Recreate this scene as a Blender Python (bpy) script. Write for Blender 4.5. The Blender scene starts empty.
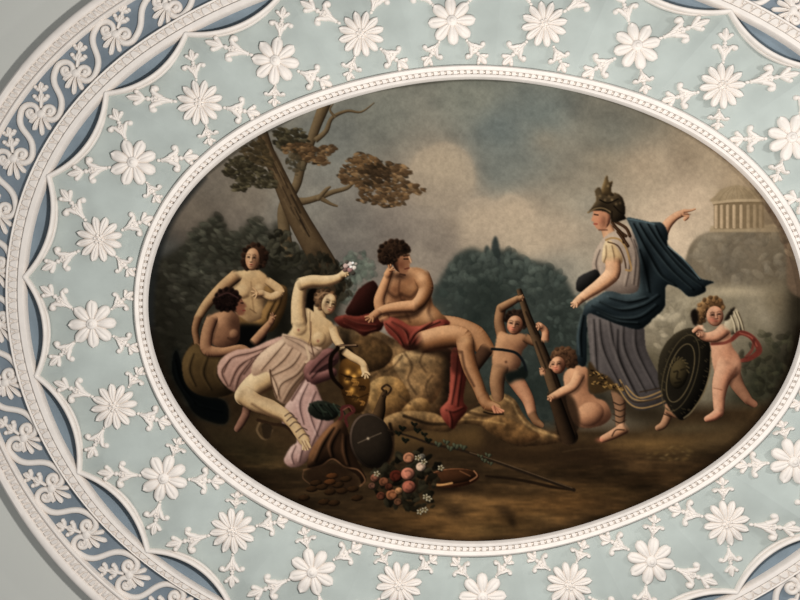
import bpy, bmesh, math, random
import numpy as np
from mathutils import Vector, Matrix
# ---------------------------------------------------------------- units: 1 unit on the ceiling = 4 mm; h = height of relief towards the floor
RINGS = {'paint': ((329.5, 231.5), [-0.00047, -0.00166, 0.01546, 0.00025, -0.00344, 0.00292, -0.00424, 0.00264, 0.00088, 0.00134, -0.00101, -0.00274, 0.00162]), 'frame': ((345, 247), [-0.00145, -0.00269, 0.01475, 0.00184, -0.00563, 0.00542, -0.00574, -0.00118, 0.00153, 0.00165, -0.00061, -0.00337, 0.00244]), 'flow': ((389, 288), [0.00137, 0.00198, 0.0033, 0.00135, -0.00106, 0.00274, -0.00358, -0.0001, 0.00222, 0.00291, -0.00159, -0.00275, 0.00227]), 'cusp': ((454, 353), [0.00278, 0.00587, 0.00255, 0.00323, -0.0024, 0.00286, -0.0077, 0.00061, 0.00241, 0.0015, -0.00158, -0.00454, 0.00276]), 'eggo': ((475, 372), [-0.0058, 0.00731, -0.00449, 0.0051, -0.00011, 0.00085, -0.00856, 0.00205, 0.00168, 0.00033, -9e-05, -0.00433, 0.00156]), 'outi': ((512, 408), [-0.00071, 0.0011, -0.001, 0.00402, 0.00291, 0.00147, -0.00926, 0.00169, 0.00379, 0.00122, -0.00226, -0.00369, 0.00297]), 'outo': ((537, 433), [-0.00666, 0.00284, 0.00025, 0.00207, 0.00229, 0.00304, -0.00915, 0.0007, 0.00388, 0.00161, -0.0023, -0.00356, 0.00281])}
PAINT_GAIN = .68
WORLD_COL, WORLD_STR = (.98, .99, 1.0), .3
LIGHTS = [('hall_lamp', 470, 300, 640, .2, 72, (1, .965, .925)), ('window_light', 1250, 120, 480, .35, 46, (1, .98, .95))]
EXPO = 0.0
PART_LABEL = {'painted_oak': 'leaning dark oak with rust brown foliage', 'painted_bushes': 'dark green shrubs at the left', 'painted_trees': 'grey green trees at the middle', 'painted_temple': 'small round domed temple', 'painted_hill': 'grey rocky hill under the temple', 'painted_rock': 'tan boulder and ledge',
 'painted_standing_woman': 'woman in ochre cloth standing behind', 'painted_seated_woman': 'seated dark haired woman seen from the side', 'painted_reclining_woman': 'reclining woman in pink and cream with raised arm', 'painted_man': 'seated man in red cloth resting head on hand',
 'painted_warrior_woman': 'helmeted woman in blue cloak pointing right', 'painted_child': 'standing child holding a club', 'painted_crouching_child': 'crouching child by the club', 'painted_winged_child': 'winged child with a red sash behind the shield', 'painted_shield': 'oval dark shield with a face', 'painted_vase': 'golden vase',
 'painted_tambourine': 'round dark tambourine', 'painted_flowers': 'heap of pink and white flowers', 'painted_dish': 'copper dish', 'painted_staff': 'leafy staff on the ground', 'painted_coins': 'scattered coins', 'painted_sack': 'brown sack', 'painted_horn': 'brown curled horn', 'painted_laurel': 'dark laurel sprig', 'painted_ribbon': 'red ribbon', 'painted_club': 'heavy wooden club'}

# ---------------------------------------------------------------- the oil painting (colours laid on a fine canvas grid)
RS = 1.5                       # grid points per unit
PX0, PY0, PW, PH = 136, 70, 678, 480
class Painter:
    def __init__(s):
        s.w, s.h = int(PW*RS), int(PH*RS)
        s.img = np.zeros((s.h, s.w, 3), np.float32)
        s.lab = np.zeros((s.h, s.w), np.int16)
        s.cur = 0; s.names = ['canvas']; s.rng = np.random.RandomState(7); s.clip = None
    def part(s, name):
        if name not in s.names: s.names.append(name)
        s.cur = s.names.index(name)
    def box(s, x0, y0, x1, y1):
        a = max(0, int((x0-PX0)*RS)-2); b = min(s.w, int((x1-PX0)*RS)+3)
        c = max(0, int((y0-PY0)*RS)-2); d = min(s.h, int((y1-PY0)*RS)+3)
        if b <= a or d <= c: return None
        X, Y = np.meshgrid((np.arange(a, b)+.5)/RS+PX0, (np.arange(c, d)+.5)/RS+PY0)
        return slice(c, d), slice(a, b), X.astype(np.float32), Y.astype(np.float32)
    def put(s, sy, sx, cov, col, mark=True):
        cov = np.clip(cov, 0, 1)
        if s.clip is not None: cov = cov*s.clip[sy, sx]
        col = np.asarray(col, np.float32)
        s.img[sy, sx] += (col-s.img[sy, sx])*cov[..., None]
        if mark: s.lab[sy, sx][cov > .5] = s.cur
    @staticmethod
    def blur(a, sg):
        if sg < .3: return a
        n = int(sg*2.5)+1; k = np.exp(-.5*(np.arange(-n, n+1)/sg)**2); k /= k.sum()
        p = np.pad(a, ((n, n), (0, 0)), 'edge'); o = sum(k[i]*p[i:i+a.shape[0]] for i in range(2*n+1))
        p = np.pad(o, ((0, 0), (n, n)), 'edge'); return sum(k[i]*p[:, i:i+a.shape[1]] for i in range(2*n+1))
    @staticmethod
    def spline(pts, closed=False, n=6):
        p = np.asarray(pts, float); m = len(p)
        if m < 3: return np.array([p[0]+(p[-1]-p[0])*t for t in np.linspace(0, 1, n+1)])
        out = []
        for i in range(m if closed else m-1):
            if closed: a, b, c, d = p[i-1], p[i], p[(i+1) % m], p[(i+2) % m]
            else: a, b, c, d = p[max(i-1, 0)], p[i], p[i+1], p[min(i+2, m-1)]
            for t in np.arange(n)/n:
                out.append(.5*(2*b+(c-a)*t+(2*a-5*b+4*c-d)*t*t+(3*b-a-3*c+d)*t**3))
        if not closed: out.append(p[-1])
        return np.array(out)
    def mask(s, pts, feather=.6, smooth=True):
        p = s.spline(pts, True) if smooth else np.asarray(pts, float)
        m = feather*3+2
        g = s.box(p[:, 0].min()-m, p[:, 1].min()-m, p[:, 0].max()+m, p[:, 1].max()+m)
        if g is None: return None
        sy, sx, X, Y = g; ins = np.zeros(X.shape, bool)
        for (xa, ya), (xb, yb) in zip(p, np.roll(p, -1, 0)):
            if ya == yb: continue
            ins ^= ((ya > Y) != (yb > Y)) & (X < (xb-xa)*(Y-ya)/(yb-ya)+xa)
        return sy, sx, s.blur(ins.astype(np.float32), feather*RS), X, Y
    def fill(s, pts, col, feather=.6, alpha=1, smooth=True, mark=True):
        m = s.mask(pts, feather, smooth)
        if m: s.put(m[0], m[1], m[2]*alpha, col, mark)
    def form(s, pts, ramp, round_=5, feather=.6, L=(-.6, -.65), k=1.0):   # a rounded shape: (dark, mid, light)
        m = s.mask(pts, feather)
        if not m: return
        h = s.blur((m[2] > .5).astype(np.float32), round_*RS)
        gy, gx = np.gradient(h); t = -(gx*L[0]+gy*L[1])*round_*RS*2.6*k
        h2 = np.clip((h-.45)*1.2, -.3, .3)
        s.put(m[0], m[1], m[2], s.ramp(ramp, t+h2*.4))
    @staticmethod
    def ramp(r, t):
        d, m, l = (np.asarray(c, np.float32) for c in r); t = np.clip(t, -1, 1)[..., None]
        return np.where(t < 0, m+(d-m)*-t, m+(l-m)*t)
    def limb(s, pts, wid, ramp, soft=1.3, L=(-.5, -.62, .6), alpha=1, n=6, fade=.9, shadow=.5):    # tapered round form along a path; wid = full widths
        if shadow and max(wid) > 5:
            c0 = s.clip; s.clip = s.blur((s.lab == s.cur).astype(np.float32), 1) * (c0 if c0 is not None else 1)
            q = s.spline(pts, n=3)[1:]; s.line([(x+.9, y+1.3) for x, y in q], [w*.95 for w in wid], np.asarray(ramp[0])*.6, shadow, 4); s.clip = c0
        P = s.spline(pts, n=n); Wd = np.interp(np.linspace(0, 1, len(P)), np.linspace(0, 1, len(wid)), wid)/2
        r = Wd.max()+2; g = s.box(P[:, 0].min()-r, P[:, 1].min()-r, P[:, 0].max()+r, P[:, 1].max()+r)
        if g is None: return
        sy, sx, X, Y = g; best = np.full(X.shape, 1e9, np.float32); nx = np.zeros_like(best); ny = np.zeros_like(best); al = np.ones_like(best); acc = 0.
        for i in range(len(P)-1):
            (xa, ya), (xb, yb) = P[i], P[i+1]; dx, dy = xb-xa, yb-ya; q = dx*dx+dy*dy+1e-9
            t = np.clip(((X-xa)*dx+(Y-ya)*dy)/q, 0, 1); ox = X-xa-t*dx; oy = Y-ya-t*dy
            rr = Wd[i]+(Wd[i+1]-Wd[i])*t; d = np.hypot(ox, oy)-rr
            ln = math.sqrt(q); k_ = (ox*dx+oy*dy)/ln; f = .12                                 # along-axis part of the offset hardly counts
            lx, ly = ox-k_*dx/ln*(1-f), oy-k_*dy/ln*(1-f); tt = acc+((X-xa)*dx+(Y-ya)*dy)/ln; acc += ln
            w = d < best; best = np.where(w, d, best); nx = np.where(w, lx/rr, nx); ny = np.where(w, ly/rr, ny); al = np.where(w, tt, al)
        nz = np.sqrt(np.clip(1-nx*nx-ny*ny, 0, 1)); t = (nx*L[0]+ny*L[1]+nz*L[2]-.35)*1.55
        cov = np.clip(.5-best*RS/soft, 0, 1)*alpha
        if fade: cov = cov*np.clip(1+(al-.1*Wd[0])/(fade*Wd[0]+.01), 0, 1)
        s.put(sy, sx, cov, s.ramp(ramp, t))
    def ball(s, x, y, rx, ry, ramp, rot=0, soft=1.2, L=(-.5, -.55, .6), alpha=1):
        g = s.box(x-max(rx, ry)-3, y-max(rx, ry)-3, x+max(rx, ry)+3, y+max(rx, ry)+3)
        if g is None: return
        sy, sx, X, Y = g; c, n = math.cos(math.radians(rot)), math.sin(math.radians(rot))
        u = ((X-x)*c+(Y-y)*n)/rx; v = (-(X-x)*n+(Y-y)*c)/ry; d = np.hypot(u, v)
        nx, ny = u*c-v*n, u*n+v*c; nz = np.sqrt(np.clip(1-d*d, 0, 1))
        s.put(sy, sx, np.clip(.5-(d-1)*min(rx, ry)*RS/soft, 0, 1)*alpha, s.ramp(ramp, (nx*L[0]+ny*L[1]+nz*L[2]-.35)*1.5))
    def line(s, pts, wid, col, alpha=1, soft=1.2, mark=False):
        wid = wid if isinstance(wid, (list, tuple)) else [wid, wid]
        P = s.spline(pts); Wd = np.interp(np.linspace(0, 1, len(P)), np.linspace(0, 1, len(wid)), wid)/2
        r = Wd.max()+soft+1; g = s.box(P[:, 0].min()-r, P[:, 1].min()-r, P[:, 0].max()+r, P[:, 1].max()+r)
        if g is None: return
        sy, sx, X, Y = g; best = np.full(X.shape, 1e9, np.float32)
        for i in range(len(P)-1):
            (xa, ya), (xb, yb) = P[i], P[i+1]; dx, dy = xb-xa, yb-ya
            t = np.clip(((X-xa)*dx+(Y-ya)*dy)/(dx*dx+dy*dy+1e-9), 0, 1)
            best = np.minimum(best, np.hypot(X-xa-t*dx, Y-ya-t*dy)-(Wd[i]+(Wd[i+1]-Wd[i])*t))
        s.put(sy, sx, np.clip(.5-best/soft, 0, 1)*alpha, col, mark)
    def glow(s, x, y, rx, ry, col, alpha=1, rot=0, mark=False):
        m = max(rx, ry)*2.2; g = s.box(x-m, y-m, x+m, y+m)
        if g is None: return
        sy, sx, X, Y = g; c, n = math.cos(math.radians(rot)), math.sin(math.radians(rot))
        u = ((X-x)*c+(Y-y)*n)/rx; v = (-(X-x)*n+(Y-y)*c)/ry
        s.put(sy, sx, alpha*np.exp(-(u*u+v*v)), col, mark)
    def noise(s, cell, seed, sx=1):
        r = np.random.RandomState(seed); n = int(max(s.w, s.h)/(cell*RS))+3; a = r.rand(n, n).astype(np.float32)
        yy = np.arange(s.h)/(cell*RS); xx = np.arange(s.w)/(cell*RS*sx)
        iy, ix = yy.astype(int), xx.astype(int); fy = (yy-iy)[:, None]; fx = (xx-ix)[None]
        fy = fy*fy*(3-2*fy); fx = fx*fx*(3-2*fx)
        A = a[iy][:, ix]; B = a[iy][:, ix+1]; C_ = a[iy+1][:, ix]; D = a[iy+1][:, ix+1]
        return (A*(1-fx)+B*fx)*(1-fy)+(C_*(1-fx)+D*fx)*fy
    def leaves(s, poly, cols, n, size, seed=1, stretch=1.6, alpha=.8, rough=None, mark=True, ang=None):  # dabs of foliage inside an outline
        r = np.random.RandomState(seed); p = np.asarray(poly, float); sp = s.spline(p, True)
        x0, y0 = sp.min(0); x1, y1 = sp.max(0); k = 0; guard = 0
        while k < n and guard < n*20:
            guard += 1; x = r.uniform(x0, x1); y = r.uniform(y0, y1); ins = False
            for (xa, ya), (xb, yb) in zip(sp, np.roll(sp, -1, 0)):
                if (ya > y) != (yb > y) and x < (xb-xa)*(y-ya)/(yb-ya)+xa: ins = not ins
            if not ins: continue
            k += 1; c = cols[min(len(cols)-1, int(len(cols)*k/n*.999))] if rough is None else cols[r.randint(len(cols))]
            q = size*r.uniform(.6, 1.3); a = r.uniform(0, 180) if ang is None else ang+r.uniform(-30, 30)
            c = np.clip(np.asarray(c, float)*r.uniform(.82, 1.18), 0, 255)
            s.ball(x, y, q*stretch, q, (c*.8, c, c*1.12), a, 1.6, alpha=alpha) if mark else s.glow(x, y, q*stretch, q, c, alpha, a)

def paint_picture():
    p = Painter(); X, Y = np.meshgrid((np.arange(p.w)+.5)/RS+PX0, (np.arange(p.h)+.5)/RS+PY0)
    # ---- sky, interpolated from colour notes
    notes = [(475, 95, 112, 113, 102), (380, 110, 110, 110, 100), (330, 140, 116, 116, 107), (540, 120, 104, 110, 104), (640, 115, 112, 106, 92),
             (250, 190, 116, 106, 92), (190, 220, 100, 90, 78), (160, 260, 66, 66, 62), (300, 200, 118, 114, 104), (350, 225, 108, 102, 93),
             (440, 175, 150, 137, 118), (420, 205, 134, 122, 107), (400, 230, 116, 106, 95), (460, 215, 146, 131, 112), (520, 215, 158, 142, 120),
             (500, 170, 110, 111, 102), (560, 160, 122, 116, 102), (580, 190, 140, 130, 112), (560, 235, 160, 143, 121), (610, 135, 106, 104, 93), (500, 130, 100, 107, 103),
             (640, 170, 158, 141, 118), (700, 150, 148, 131, 108), (690, 200, 186, 165, 139), (660, 250, 192, 171, 145), (750, 190, 150, 130, 104), (700, 110, 128, 116, 96),
             (480, 240, 140, 126, 110), (440, 250, 122, 111, 98), (340, 250, 104, 98, 90), (560, 270, 128, 122, 108), (640, 300, 150, 138, 116), (720, 290, 156, 140, 116), (790, 250, 108, 92, 72)]
    N = np.array(notes, float); acc = np.zeros((p.h, p.w, 3)); ws = np.zeros((p.h, p.w, 1))
    for x, y, r, g, b in N:
        w = (1/(((X-x)**2+(Y-y)**2)/900+.35)**1.7)[..., None]; acc += w*[r, g, b]; ws += w
    p.img[:] = acc/ws
    nz = p.noise(34, 3)*.5+p.noise(15, 4)*.3+p.noise(6, 5)*.2-.5
    nz += (p.noise(11, 6, 1.6)-.5)*.4
    p.img += (nz*30)[..., None]*np.array([1, .94, .8])
    # clouds
    def cloud(blobs, al, light=(172, 152, 128)):
        for (x, y, r) in blobs:
            p.glow(x, y, r, r*.9, light, al)
    for x, y, r, a in [(432, 160, 14, .5), (445, 155, 13, .5), (458, 165, 14, .5), (420, 170, 14, .42), (465, 180, 14, .4), (440, 180, 20, .5), (418, 188, 15, .3)]:
        p.glow(x, y, r, r*.95, (166, 149, 126), a)
    p.line([(412, 168), (420, 154), (432, 150), (440, 145), (453, 147), (463, 153), (471, 165), (472, 184)], 4, (170, 152, 129), .5, 6)
    p.fill([(480, 150), (484, 180), (500, 190), (545, 178), (560, 140), (545, 120), (500, 120)], (108, 112, 105), 9, .4)
    p.fill([(404, 184), (409, 167), (417, 158), (425, 151), (435, 147), (446, 144), (457, 148), (466, 154), (472, 165), (475, 180), (468, 198), (440, 206), (412, 202)], (160, 144, 121), 3.2, .6)
    p.fill([(464, 218), (471, 207), (482, 200), (494, 204), (504, 198), (516, 199), (527, 207), (533, 219), (542, 232), (550, 248), (500, 262), (462, 250)], (164, 147, 123), 4, .5)
    p.glow(440, 196, 34, 14, (134, 121, 105), .55); p.glow(420, 185, 12, 16, (140, 126, 108), .4)
    for x, y, r, a in [(490, 215, 17, .5), (512, 208, 14, .5), (526, 214, 14, .4), (475, 222, 16, .3), (532, 238, 22, .4), (500, 232, 20, .3)]:
        p.glow(x, y, r, r*.85, (172, 153, 129), a)
    p.line([(470, 204), (482, 199), (497, 203), (508, 196), (521, 200), (530, 214)], 4, (178, 158, 134), .4, 5)
    for x, y, r, a, c in [(545, 140, 16, .35, (150, 132, 108)), (605, 160, 20, .35, (158, 140, 114)), (655, 160, 26, .3, (172, 150, 124)), (622, 120, 28, .35, (98, 98, 90)), (590, 205, 16, .25, (122, 120, 110)),
                          (690, 240, 30, .35, (196, 174, 147)), (650, 215, 26, .3, (188, 166, 140)), (395, 205, 26, .35, (116, 106, 96)), (375, 232, 24, .3, (104, 97, 89)), (428, 232, 18, .3, (112, 102, 92)),
                          (240, 215, 22, .3, (120, 108, 96)), (205, 185, 20, .3, (110, 102, 92)), (330, 175, 26, .25, (124, 122, 113)), (720, 170, 20, .2, (160, 140, 114))]:
        p.glow(x, y, r, r*.8, c, a)
    # ---- far right: rocky hill with a round temple, stream and darkness
    p.part('painted_hill')
    p.fill([(685, 262), (690, 246), (699, 236), (716, 231), (740, 229), (775, 228), (800, 232), (815, 260), (815, 300), (760, 296), (700, 290), (684, 280)], (106, 94, 76), 1)
    for x, y, rx, ry, c, a in [(705, 250, 10, 16, (142, 131, 112), .5), (730, 262, 16, 18, (92, 84, 71), .55), (760, 250, 16, 16, (122, 110, 92), .4), (745, 280, 20, 9, (100, 91, 76), .5), (775, 265, 14, 22, (82, 72, 57), .6), (714, 236, 16, 4, (150, 136, 114), .5)]:
        p.glow(x, y, rx, ry, c, a)
    p.leaves([(690, 250), (710, 236), (780, 232), (790, 285), (700, 288)], [(128, 117, 98), (92, 84, 70), (116, 106, 90)], 90, 3, 3, 2, .3, 1)
    p.cur = 0
    p.fill([(640, 300), (680, 284), (712, 286), (760, 288), (800, 286), (815, 330), (815, 440), (640, 440), (636, 350)], (118, 108, 88), 5)
    for x, y, rx, ry, c, a, ro in [(735, 292, 34, 6, (170, 154, 126), .8, 2), (690, 300, 26, 9, (160, 147, 122), .7, -12), (662, 318, 22, 12, (152, 141, 119), .8, -25), (655, 340, 18, 14, (128, 116, 96), .6, 0), (668, 330, 14, 8, (100, 90, 72), .5, 0),
                                   (765, 318, 8, 20, (160, 148, 126), .6, -30), (750, 306, 14, 12, (136, 124, 102), .6, 0), (772, 340, 14, 18, (112, 102, 82), .6, 0), (742, 312, 7, 14, (124, 114, 96), .5, 0), (780, 300, 16, 18, (112, 98, 76), .7, 0),
                                   (797, 300, 10, 40, (42, 36, 26), .9, 0), (785, 372, 28, 28, (30, 28, 20), .95, 0), (758, 382, 24, 26, (44, 44, 32), .9, 0), (745, 398, 26, 14, (38, 37, 26), .8, 0), (764, 355, 12, 12, (62, 58, 42), .6, 0),
                                   (650, 390, 24, 26, (56, 48, 34), .85, 0), (650, 362, 20, 16, (74, 66, 49), .7, 0), (800, 350, 20, 50, (24, 21, 15), .9, 0), (690, 420, 40, 14, (48, 38, 25), .7, 0)]:
        p.glow(x, y, rx, ry, c, a, ro)
    p.leaves([(745, 345), (790, 335), (800, 400), (760, 415), (738, 400)], [(36, 36, 26), (58, 56, 40), (28, 26, 18)], 120, 2.6, 5, 2, .45, 1)
    p.leaves([(640, 300), (690, 288), (700, 330), (650, 345)], [(170, 156, 130), (132, 121, 100), (110, 100, 80)], 70, 3, 8, 2, .3, 1, mark=True)
    p.part('painted_temple')
    p.fill([(711, 226), (780, 224), (782, 232), (709, 232)], (150, 131, 103), .7, 1, False)
    p.fill([(714, 203), (764, 200), (764, 228), (714, 229)], (116, 98, 73), .6, 1, False)
    for i, x in enumerate([716, 721.5, 727.5, 734, 741, 748, 754.5, 760.5]):
        p.line([(x, 206), (x, 227)], 3.0, (176, 152, 121) if i < 5 else (150, 129, 100), 1, 1.0, True)
        p.line([(x+1.2, 206), (x+1.2, 227)], 1.0, (142, 121, 93), .6, 1.0)
    p.fill([(713, 202), (715, 196), (722, 189), (735, 185.5), (748, 187), (757, 193), (762, 199), (764, 201)], (143, 124, 96), .6)
    p.glow(728, 193, 9, 5, (160, 140, 110), .6); p.glow(752, 195, 8, 5, (122, 104, 78), .6)
    for i in range(7):
        x = 719+6.2*i; p.line([(x, 201), (x+(736-x)*.25, 194), (x+(736-x)*.62, 188.5)], .7, (120, 102, 77), .5, 1)
    p.line([(713.5, 203), (735, 200.5), (764, 200.5)], 2.6, (164, 143, 113), 1, 1, True); p.line([(713.5, 205), (735, 202.8), (764, 202.6)], 1, (104, 86, 62), .8, 1)
    p.glow(768, 214, 12, 22, (112, 94, 71), .55)
    p.cur = 0
    # stain along the upper right edge
    p.fill([(700, 135), (720, 156), (742, 173), (757, 190), (768, 212), (779, 226), (786, 250), (789, 290), (815, 290), (815, 200), (770, 150), (720, 120)], (98, 80, 63), 1.2, .92)
    p.leaves([(716, 150), (742, 172), (770, 212), (786, 250), (794, 260), (776, 208), (742, 165)], [(92, 74, 58), (120, 102, 80)], 70, 2.2, 15, 2.0, .5, 1, ang=55)
    p.line([(640, 110), (680, 128), (712, 148)], 3, (72, 62, 48), .7, 3)
    # ---- middle trees
    p.part('painted_trees')
    mid = [(430, 300), (438, 282), (448, 266), (458, 254), (470, 248), (480, 250), (485, 253), (500, 250), (516, 252), (530, 260), (548, 264), (562, 274), (572, 290), (580, 310), (592, 340), (596, 400), (590, 425), (540, 430), (500, 410), (470, 380), (440, 330)]
    p.fill(mid, (47, 52, 47), 2.5)
    p.fill([(484, 262), (484, 250), (487, 245), (490, 250), (490, 262)], (52, 57, 52), 1); p.fill([(491, 262), (492, 243), (495.5, 236), (499, 244), (500, 262)], (44, 49, 46), 1)
    p.leaves(mid, [(36, 42, 38), (54, 60, 54), (66, 72, 64), (44, 50, 45)], 480, 3, 11, 1.5, .4, 1)
    p.leaves([(440, 285), (458, 256), (480, 252), (500, 252), (520, 256), (550, 268), (566, 280), (540, 290), (480, 280)], [(74, 80, 72), (62, 68, 62)], 110, 2.5, 12, 1.6, .4, 1)
    for x, y, rx, ry, a in [(490, 300, 22, 28, .6), (470, 330, 14, 24, .7), (560, 330, 18, 24, .5), (540, 390, 30, 30, .65), (500, 400, 24, 24, .6), (480, 350, 16, 16, .6)]: p.glow(x, y, rx, ry, (27, 32, 28), a)
    p.leaves([(545, 300), (590, 300), (595, 350), (560, 345)], [(66, 73, 66), (52, 58, 52)], 60, 2.2, 13, 1.8, .4, 1)
    p.cur = 0
    p.leaves([(330, 300), (336, 272), (345, 258), (362, 252), (372, 262), (372, 290), (350, 300)], [(58, 64, 56), (80, 86, 76), (92, 98, 86)], 160, 2.4, 21, 1.8, .5)
    # ---- ground
    gl = np.interp(X, [140, 200, 330, 350, 470, 500, 640, 690, 800], [400, 370, 345, 335, 345, 418, 420, 400, 396])
    g = np.clip((Y-gl)/14, 0, 1)[..., None]
    base = np.zeros_like(p.img); base[:] = (50, 37, 23); p.img += (base-p.img)*g
    gn = p.noise(26, 21)*.5+p.noise(10, 22)*.3+p.noise(4, 23)*.2-.5
    p.img += (gn*34)[..., None]*g*np.array([1, .78, .5])
    for x, y, rx, ry, c, a, ro in [(485, 514, 80, 20, (114, 82, 46), .85, 0), (560, 505, 60, 18, (90, 62, 33), .75, -8), (430, 525, 60, 12, (88, 62, 34), .7, 8), (655, 446, 66, 10, (112, 84, 48), .85, -3), (720, 440, 36, 12, (84, 66, 42), .7, -14), (690, 428, 40, 6, (88, 74, 50), .6, -3),
                                   (590, 455, 60, 10, (32, 22, 14), .85, 0), (560, 470, 50, 10, (44, 31, 18), .7, 0), (640, 480, 60, 10, (40, 28, 16), .8, -6), (650, 505, 40, 7, (84, 58, 26), .6, -14), (610, 492, 40, 6, (74, 54, 30), .5, 4), (300, 500, 60, 26, (36, 27, 17), .8, 14),
                                   (250, 455, 40, 16, (48, 40, 24), .7, 12), (225, 440, 36, 16, (40, 33, 21), .7, 10), (180, 400, 30, 40, (22, 20, 16), .9, 0), (530, 455, 30, 12, (56, 40, 23), .7, 0), (240, 480, 60, 16, (22, 15, 9), .8, 30), (320, 530, 80, 14, (26, 18, 11), .7, 16),
                                   (455, 512, 10, 8, (46, 34, 22), .7, 0), (505, 512, 10, 6, (44, 32, 20), .8, 20), (512, 522, 4, 9, (30, 20, 12), .8, -20), (540, 520, 22, 10, (98, 74, 44), .5, 0), (490, 530, 30, 8, (96, 73, 42), .5, 0), (600, 520, 50, 12, (46, 33, 20), .6, -14), (700, 470, 36, 12, (36, 26, 16), .8, -30)]:
        p.glow(x, y, rx, ry, c, a, ro)
    st = (p.noise(9, 31, 4)*.5+p.noise(4, 32, 5)*.3+p.noise(2, 33, 4)*.2-.5)*np.clip((Y-435)/20, 0, 1)
    p.img *= np.clip(1.1+st*1.1, .4, 1.9)[..., None]; p.img += (np.clip(st, 0, 1)*30)[..., None]*np.array([1, .7, .36])
    p.line([(562, 452), (580, 449), (600, 448)], [1, 2, 1], (96, 76, 50), .7)
    p.leaves([(655, 448), (690, 446), (684, 460), (650, 458)], [(118, 94, 58), (92, 70, 40)], 30, 1.3, 34, 2.2, .5, 1, False, ang=-10)
    # ---- left bushes
    p.part('painted_bushes')
    bush = [(140, 270), (165, 256), (178, 248), (190, 238), (200, 224), (208, 222), (216, 212), (224, 222), (230, 232), (240, 232), (248, 222), (256, 217), (266, 226), (272, 234), (274, 222), (280, 224), (286, 240), (300, 250), (330, 262), (340, 300), (330, 330), (300, 345), (250, 345), (205, 400), (160, 400), (140, 330)]
    p.fill(bush, (48, 46, 37), 3)
    p.leaves(bush, [(34, 32, 25), (54, 52, 42), (66, 64, 52), (42, 40, 32), (82, 78, 66)], 620, 2.6, 41, 1.9, .45, 1, ang=20)
    p.leaves([(185, 245), (200, 224), (216, 214), (228, 234), (250, 222), (266, 228), (270, 246), (240, 260), (190, 275)], [(86, 84, 70), (66, 66, 54), (46, 46, 37)], 170, 1.8, 42, 2.2, .5, 1, ang=20)
    for x, y, rx, ry, a in [(282, 320, 16, 30, .95), (275, 275, 14, 24, .7), (310, 300, 14, 22, .8), (330, 295, 12, 18, .7), (165, 330, 20, 50, .6), (232, 255, 16, 10, .3), (300, 262, 16, 12, .5), (185, 380, 24, 30, .85), (280, 345, 14, 12, .9)]: p.glow(x, y, rx, ry, (19, 17, 12), a)
    p.leaves([(165, 265), (230, 262), (236, 285), (205, 300), (170, 300)], [(76, 74, 62), (60, 58, 48)], 60, 1.8, 43, 2.4, .5, 1, ang=15)
    # ---- oak
    p.part('painted_oak')
    br = ((42, 33, 22), (84, 68, 47), (124, 104, 75)); dk = ((26, 19, 13), (68, 53, 36), (116, 94, 66))
    p.limb([(325, 104), (317, 124), (309, 146), (301, 168), (296, 186), (284, 206), (284, 228), (288, 252)], [12, 10, 9, 9, 9, 11, 12, 12], br)
    p.limb([(316, 140), (326, 131), (332, 118), (347, 111), (361, 112), (374, 103)], [6, 5, 4, 3, 2, 1], br)
    p.limb([(335, 117), (330, 110), (333, 104)], [3, 2, 1], br)
    p.limb([(292, 202), (306, 201), (320, 197), (333, 192), (347, 188), (355, 181), (364, 176)], [10, 7, 6, 5, 4, 3, 2], br)
    p.limb([(318, 199), (326, 190), (330, 187)], [5, 4, 2], br); p.limb([(322, 199), (331, 204), (337, 206)], [5, 3, 2], br); p.limb([(354, 182), (362, 190), (370, 188)], [2, 2, 1], br)
    p.limb([(262, 132), (268, 152), (277, 172), (287, 195), (299, 220), (312, 243), (326, 268), (334, 286)], [11, 13, 15, 18, 21, 23, 25, 24], dk)
    r = np.random.RandomState(3)
    for i in range(46):
        t = r.rand()*.9; c = p.spline([(262, 132), (268, 152), (277, 172), (287, 195), (299, 220), (312, 243), (326, 268), (334, 286)]); k = int(t*(len(c)-6)); o = r.uniform(-6, 8)
        p.line([c[k]+[o, 0], c[k+2]+[o+.4, 0], c[k+4]+[o+1, 1]], 1.1, [(28, 21, 15), (110, 90, 63), (70, 55, 38)][i % 3], .6, 1.4)
    p.fill([(312, 246), (330, 262), (345, 290), (330, 300), (318, 280)], (30, 23, 16), 3, .6)
    p.cur = p.names.index('painted_bushes')
    p.leaves([(272, 236), (284, 230), (298, 246), (304, 262), (280, 268), (268, 254)], [(28, 26, 19), (44, 42, 32), (60, 57, 45)], 110, 2.0, 45, 1.9, .75, 1)
    p.leaves([(304, 262), (322, 256), (346, 268), (350, 296), (330, 304), (306, 296)], [(22, 20, 14), (34, 31, 23), (46, 42, 32)], 150, 2.2, 46, 1.9, .75, 1)
    p.cur = p.names.index('painted_oak')
    def clump(poly, cs, n, sz, sd, ang=15): p.leaves(poly, cs, n, sz, sd, 2.0, .85, ang=ang)
    oliv = [(34, 30, 21), (44, 40, 28), (60, 54, 38), (84, 76, 55), (50, 44, 31)]; rust = [(46, 36, 24), (66, 50, 33), (92, 69, 45), (126, 98, 66), (80, 60, 40)]
    p.cur = p.names.index('painted_oak')
    clump([(225, 168), (232, 158), (246, 157), (258, 166), (272, 172), (276, 186), (262, 188), (250, 186), (242, 192), (232, 189), (236, 180), (226, 175)], oliv, 330, 1.35, 51)
    clump([(240, 150), (252, 142), (262, 140), (268, 150), (272, 166), (258, 164), (246, 158)], [(52, 43, 28), (80, 66, 44), (62, 52, 36)], 150, 1.35, 52)
    clump([(272, 132), (284, 128), (300, 128), (308, 136), (306, 146), (296, 152), (280, 150)], oliv, 200, 1.3, 53)
    clump([(282, 146), (300, 144), (316, 146), (333, 145), (334, 152), (326, 156), (332, 161), (320, 165), (306, 162), (290, 156)], rust, 230, 1.35, 54, 0)
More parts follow.
